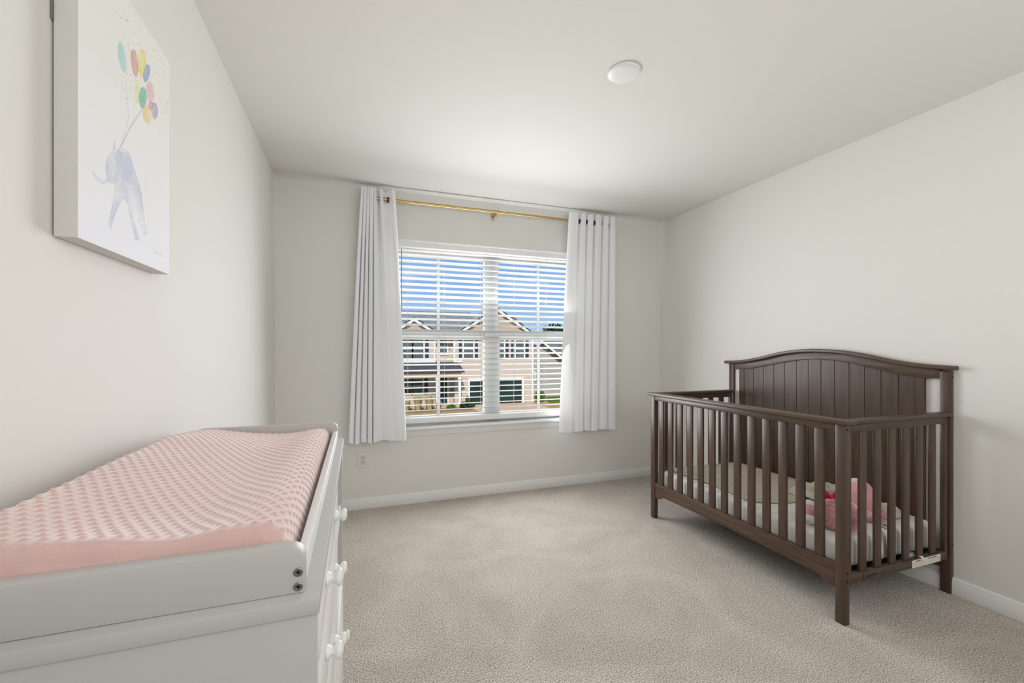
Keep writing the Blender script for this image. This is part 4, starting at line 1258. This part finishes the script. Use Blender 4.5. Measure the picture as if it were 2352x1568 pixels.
shrub((7.75, 31.2, GZ + .03), (.55, .4, .22), M['leaf'], 'low dark green shrub left of the garage door', 6)
shrub((6.45, 30.6, GZ + .03), (.30, .25, .16), M['leaf2'], 'small light green shrub below the front porch column', 8)
shrub((8.05, 32.3, GZ + .02), (.20, .2, .38), M['leaf2'], 'small upright potted plant beside the garage frame', 12, 260, .07)
def straw(loc, r, h, label, seed):
    t = thing('ornamental_grass', label, 'grass clump', loc, 0, 'straw coloured grasses in the planting bed')
    r_ = random.Random(seed); m_ = MB()
    for _ in range(340):
        a = r_.uniform(0, 2 * pi); k = r_.uniform(0, .5) * r; l_ = h * r_.uniform(.6, 1.1)
        p = Vector((k * cos(a), k * sin(a), 0)); tip = Vector((p.x + r * r_.uniform(.2, 1) * cos(a), p.y + r * r_.uniform(.2, 1) * sin(a), l_))
        w = Vector((-sin(a), cos(a), 0)) * .012
        m_.add([p - w, p + w, (p + tip) / 2 + w + Vector((0, 0, .1 * h)), tip, (p + tip) / 2 - w + Vector((0, 0, .1 * h))], [(0, 1, 2, 3, 4)])
    m_.build('blades', M['straw'], t)
straw((3.35, 30.9, GZ + .03), .36, .85, 'pale straw grass clump at the left end of the planting bed', 1)
straw((4.15, 30.8, GZ + .03), .36, 1.15, 'tall straw grass clump second from the left in the planting bed', 2)
straw((4.95, 30.9, GZ + .03), .36, 1.15, 'straw grass clump third from the left, just left of the porch column', 3)
straw((5.55, 30.6, GZ + .03), .22, .60, 'short straw grass clump in front of the left porch column', 4)

# =================================================================== LIGHT
w = bpy.data.worlds.new('sky'); bpy.context.scene.world = w
w.use_nodes = True
nt = w.node_tree
bg = nt.nodes['Background']
tc = nt.nodes.new('ShaderNodeTexCoord'); sp = nt.nodes.new('ShaderNodeSeparateXYZ'); rp = nt.nodes.new('ShaderNodeValToRGB')
nt.links.new(tc.outputs['Generated'], sp.inputs[0]); nt.links.new(sp.outputs['Z'], rp.inputs['Fac'])
cr_ = rp.color_ramp
cr_.elements[0].position = 0.0; cr_.elements[0].color = (0.40, 0.58, 0.86, 1)
cr_.elements[1].position = 0.30; cr_.elements[1].color = (0.20, 0.40, 0.80, 1)
e = cr_.elements.new(0.04); e.color = (0.42, 0.62, 0.90, 1)
e = cr_.elements.new(0.14); e.color = (0.28, 0.49, 0.85, 1)
nt.links.new(rp.outputs['Color'], bg.inputs['Color'])
cl_ = nt.nodes.new('ShaderNodeTexNoise'); cl_.inputs['Scale'].default_value = 5; cl_.inputs['Detail'].default_value = 5
mp = nt.nodes.new('ShaderNodeMapping'); mp.inputs['Scale'].default_value = (1, 1, 4)
nt.links.new(tc.outputs['Generated'], mp.inputs['Vector']); nt.links.new(mp.outputs['Vector'], cl_.inputs['Vector'])
r2 = nt.nodes.new('ShaderNodeValToRGB'); r2.color_ramp.elements[0].position = 0.55; r2.color_ramp.elements[1].position = 0.78
r2.color_ramp.elements[0].color = (0, 0, 0, 1); r2.color_ramp.elements[1].color = (0.6, 0.6, 0.6, 1)
nt.links.new(cl_.outputs['Fac'], r2.inputs['Fac'])
mx = nt.nodes.new('ShaderNodeMix'); mx.data_type = 'RGBA'
nt.links.new(r2.outputs['Color'], mx.inputs[0]); nt.links.new(rp.outputs['Color'], mx.inputs[6]); mx.inputs[7].default_value = (0.75, 0.82, 0.93, 1)
nt.links.new(mx.outputs[2], bg.inputs['Color'])
bg.inputs['Strength'].default_value = SKY

def lamp(name, kind, loc, rot, energy, col, **kw):
    l = bpy.data.lights.new(name, kind); l.energy = energy; l.color = col
    for k, v in kw.items(): setattr(l, k, v)
    o = bpy.data.objects.new(name, l); COL.objects.link(o)
    o.location = loc; o.rotation_euler = rot
    return o
lamp('sun', 'SUN', (0, -20, 30), (radians(48), 0, radians(-14)), SUN, (1.0, 0.95, 0.87), angle=radians(0.53))
# daylight passing through the window
lamp('street_glow', 'AREA', (1.11, YF + 0.9, 1.2), (radians(-90), 0, 0), WOUT, (1.0, 0.99, 0.97), shape='RECTANGLE', size=2.4, size_y=2.4)
lamp('window_daylight', 'AREA', (1.11, YF - 0.115, 1.22), (radians(-90 - WTILT), 0, 0), WIN, (0.97, 0.99, 1.0), shape='RECTANGLE', size=1.28, size_y=1.16, spread=radians(165))
# light thrown up to the ceiling by the tops of the blind slats
lamp('slat_glow', 'AREA', (1.11, YF - 0.06, 1.55), (radians(-90 - 62), 0, 0), GLOW, (0.98, 0.99, 1.0), shape='RECTANGLE', size=1.3, size_y=0.08)
# added upward fill in mid-room, spread by the ceiling
lamp('ceiling_fill', 'AREA', (1.25, 1.1, 0.95), (radians(180), 0, 0), CEIL_FILL, (1.0, 1.0, 1.0), shape='RECTANGLE', size=2.2, size_y=1.8)
# added soft fill area lamp behind the camera
lamp('rear_fill', 'AREA', (1.3, YN + 0.22, 1.80), (radians(90 - 14), 0, 0), REAR_FILL, (1.0, 0.995, 0.985), shape='RECTANGLE', size=2.8, size_y=1.1)

# =================================================================== CAMERA
cam = bpy.data.cameras.new('camera'); co = bpy.data.objects.new('camera', cam); COL.objects.link(co)
FPX, TH, HOR = 1003.178, 0.345568, 803.74
cam.sensor_fit = 'HORIZONTAL'; cam.sensor_width = 36.0
cam.lens = FPX * 36.0 / 2352.0
cam.shift_y = (HOR - 784.0) / 2352.0
cam.clip_start = 0.02; cam.clip_end = 300
co.location = (0, 0, CAM_Z); co.rotation_euler = (pi / 2, 0, -TH)
sc = bpy.context.scene
sc.camera = co
sc.view_settings.view_transform = 'Standard'
sc.view_settings.look = 'None'
sc.view_settings.exposure = EXPO
sc.view_settings.gamma = 1.0
sc.cycles.max_bounces = 8
sc.cycles.diffuse_bounces = 5
sc.cycles.glossy_bounces = 3
sc.cycles.transmission_bounces = 4
sc.cycles.transparent_max_bounces = 8
sc.cycles.caustics_reflective = False
sc.cycles.caustics_refractive = False
sc.cycles.sample_clamp_indirect = 6.0
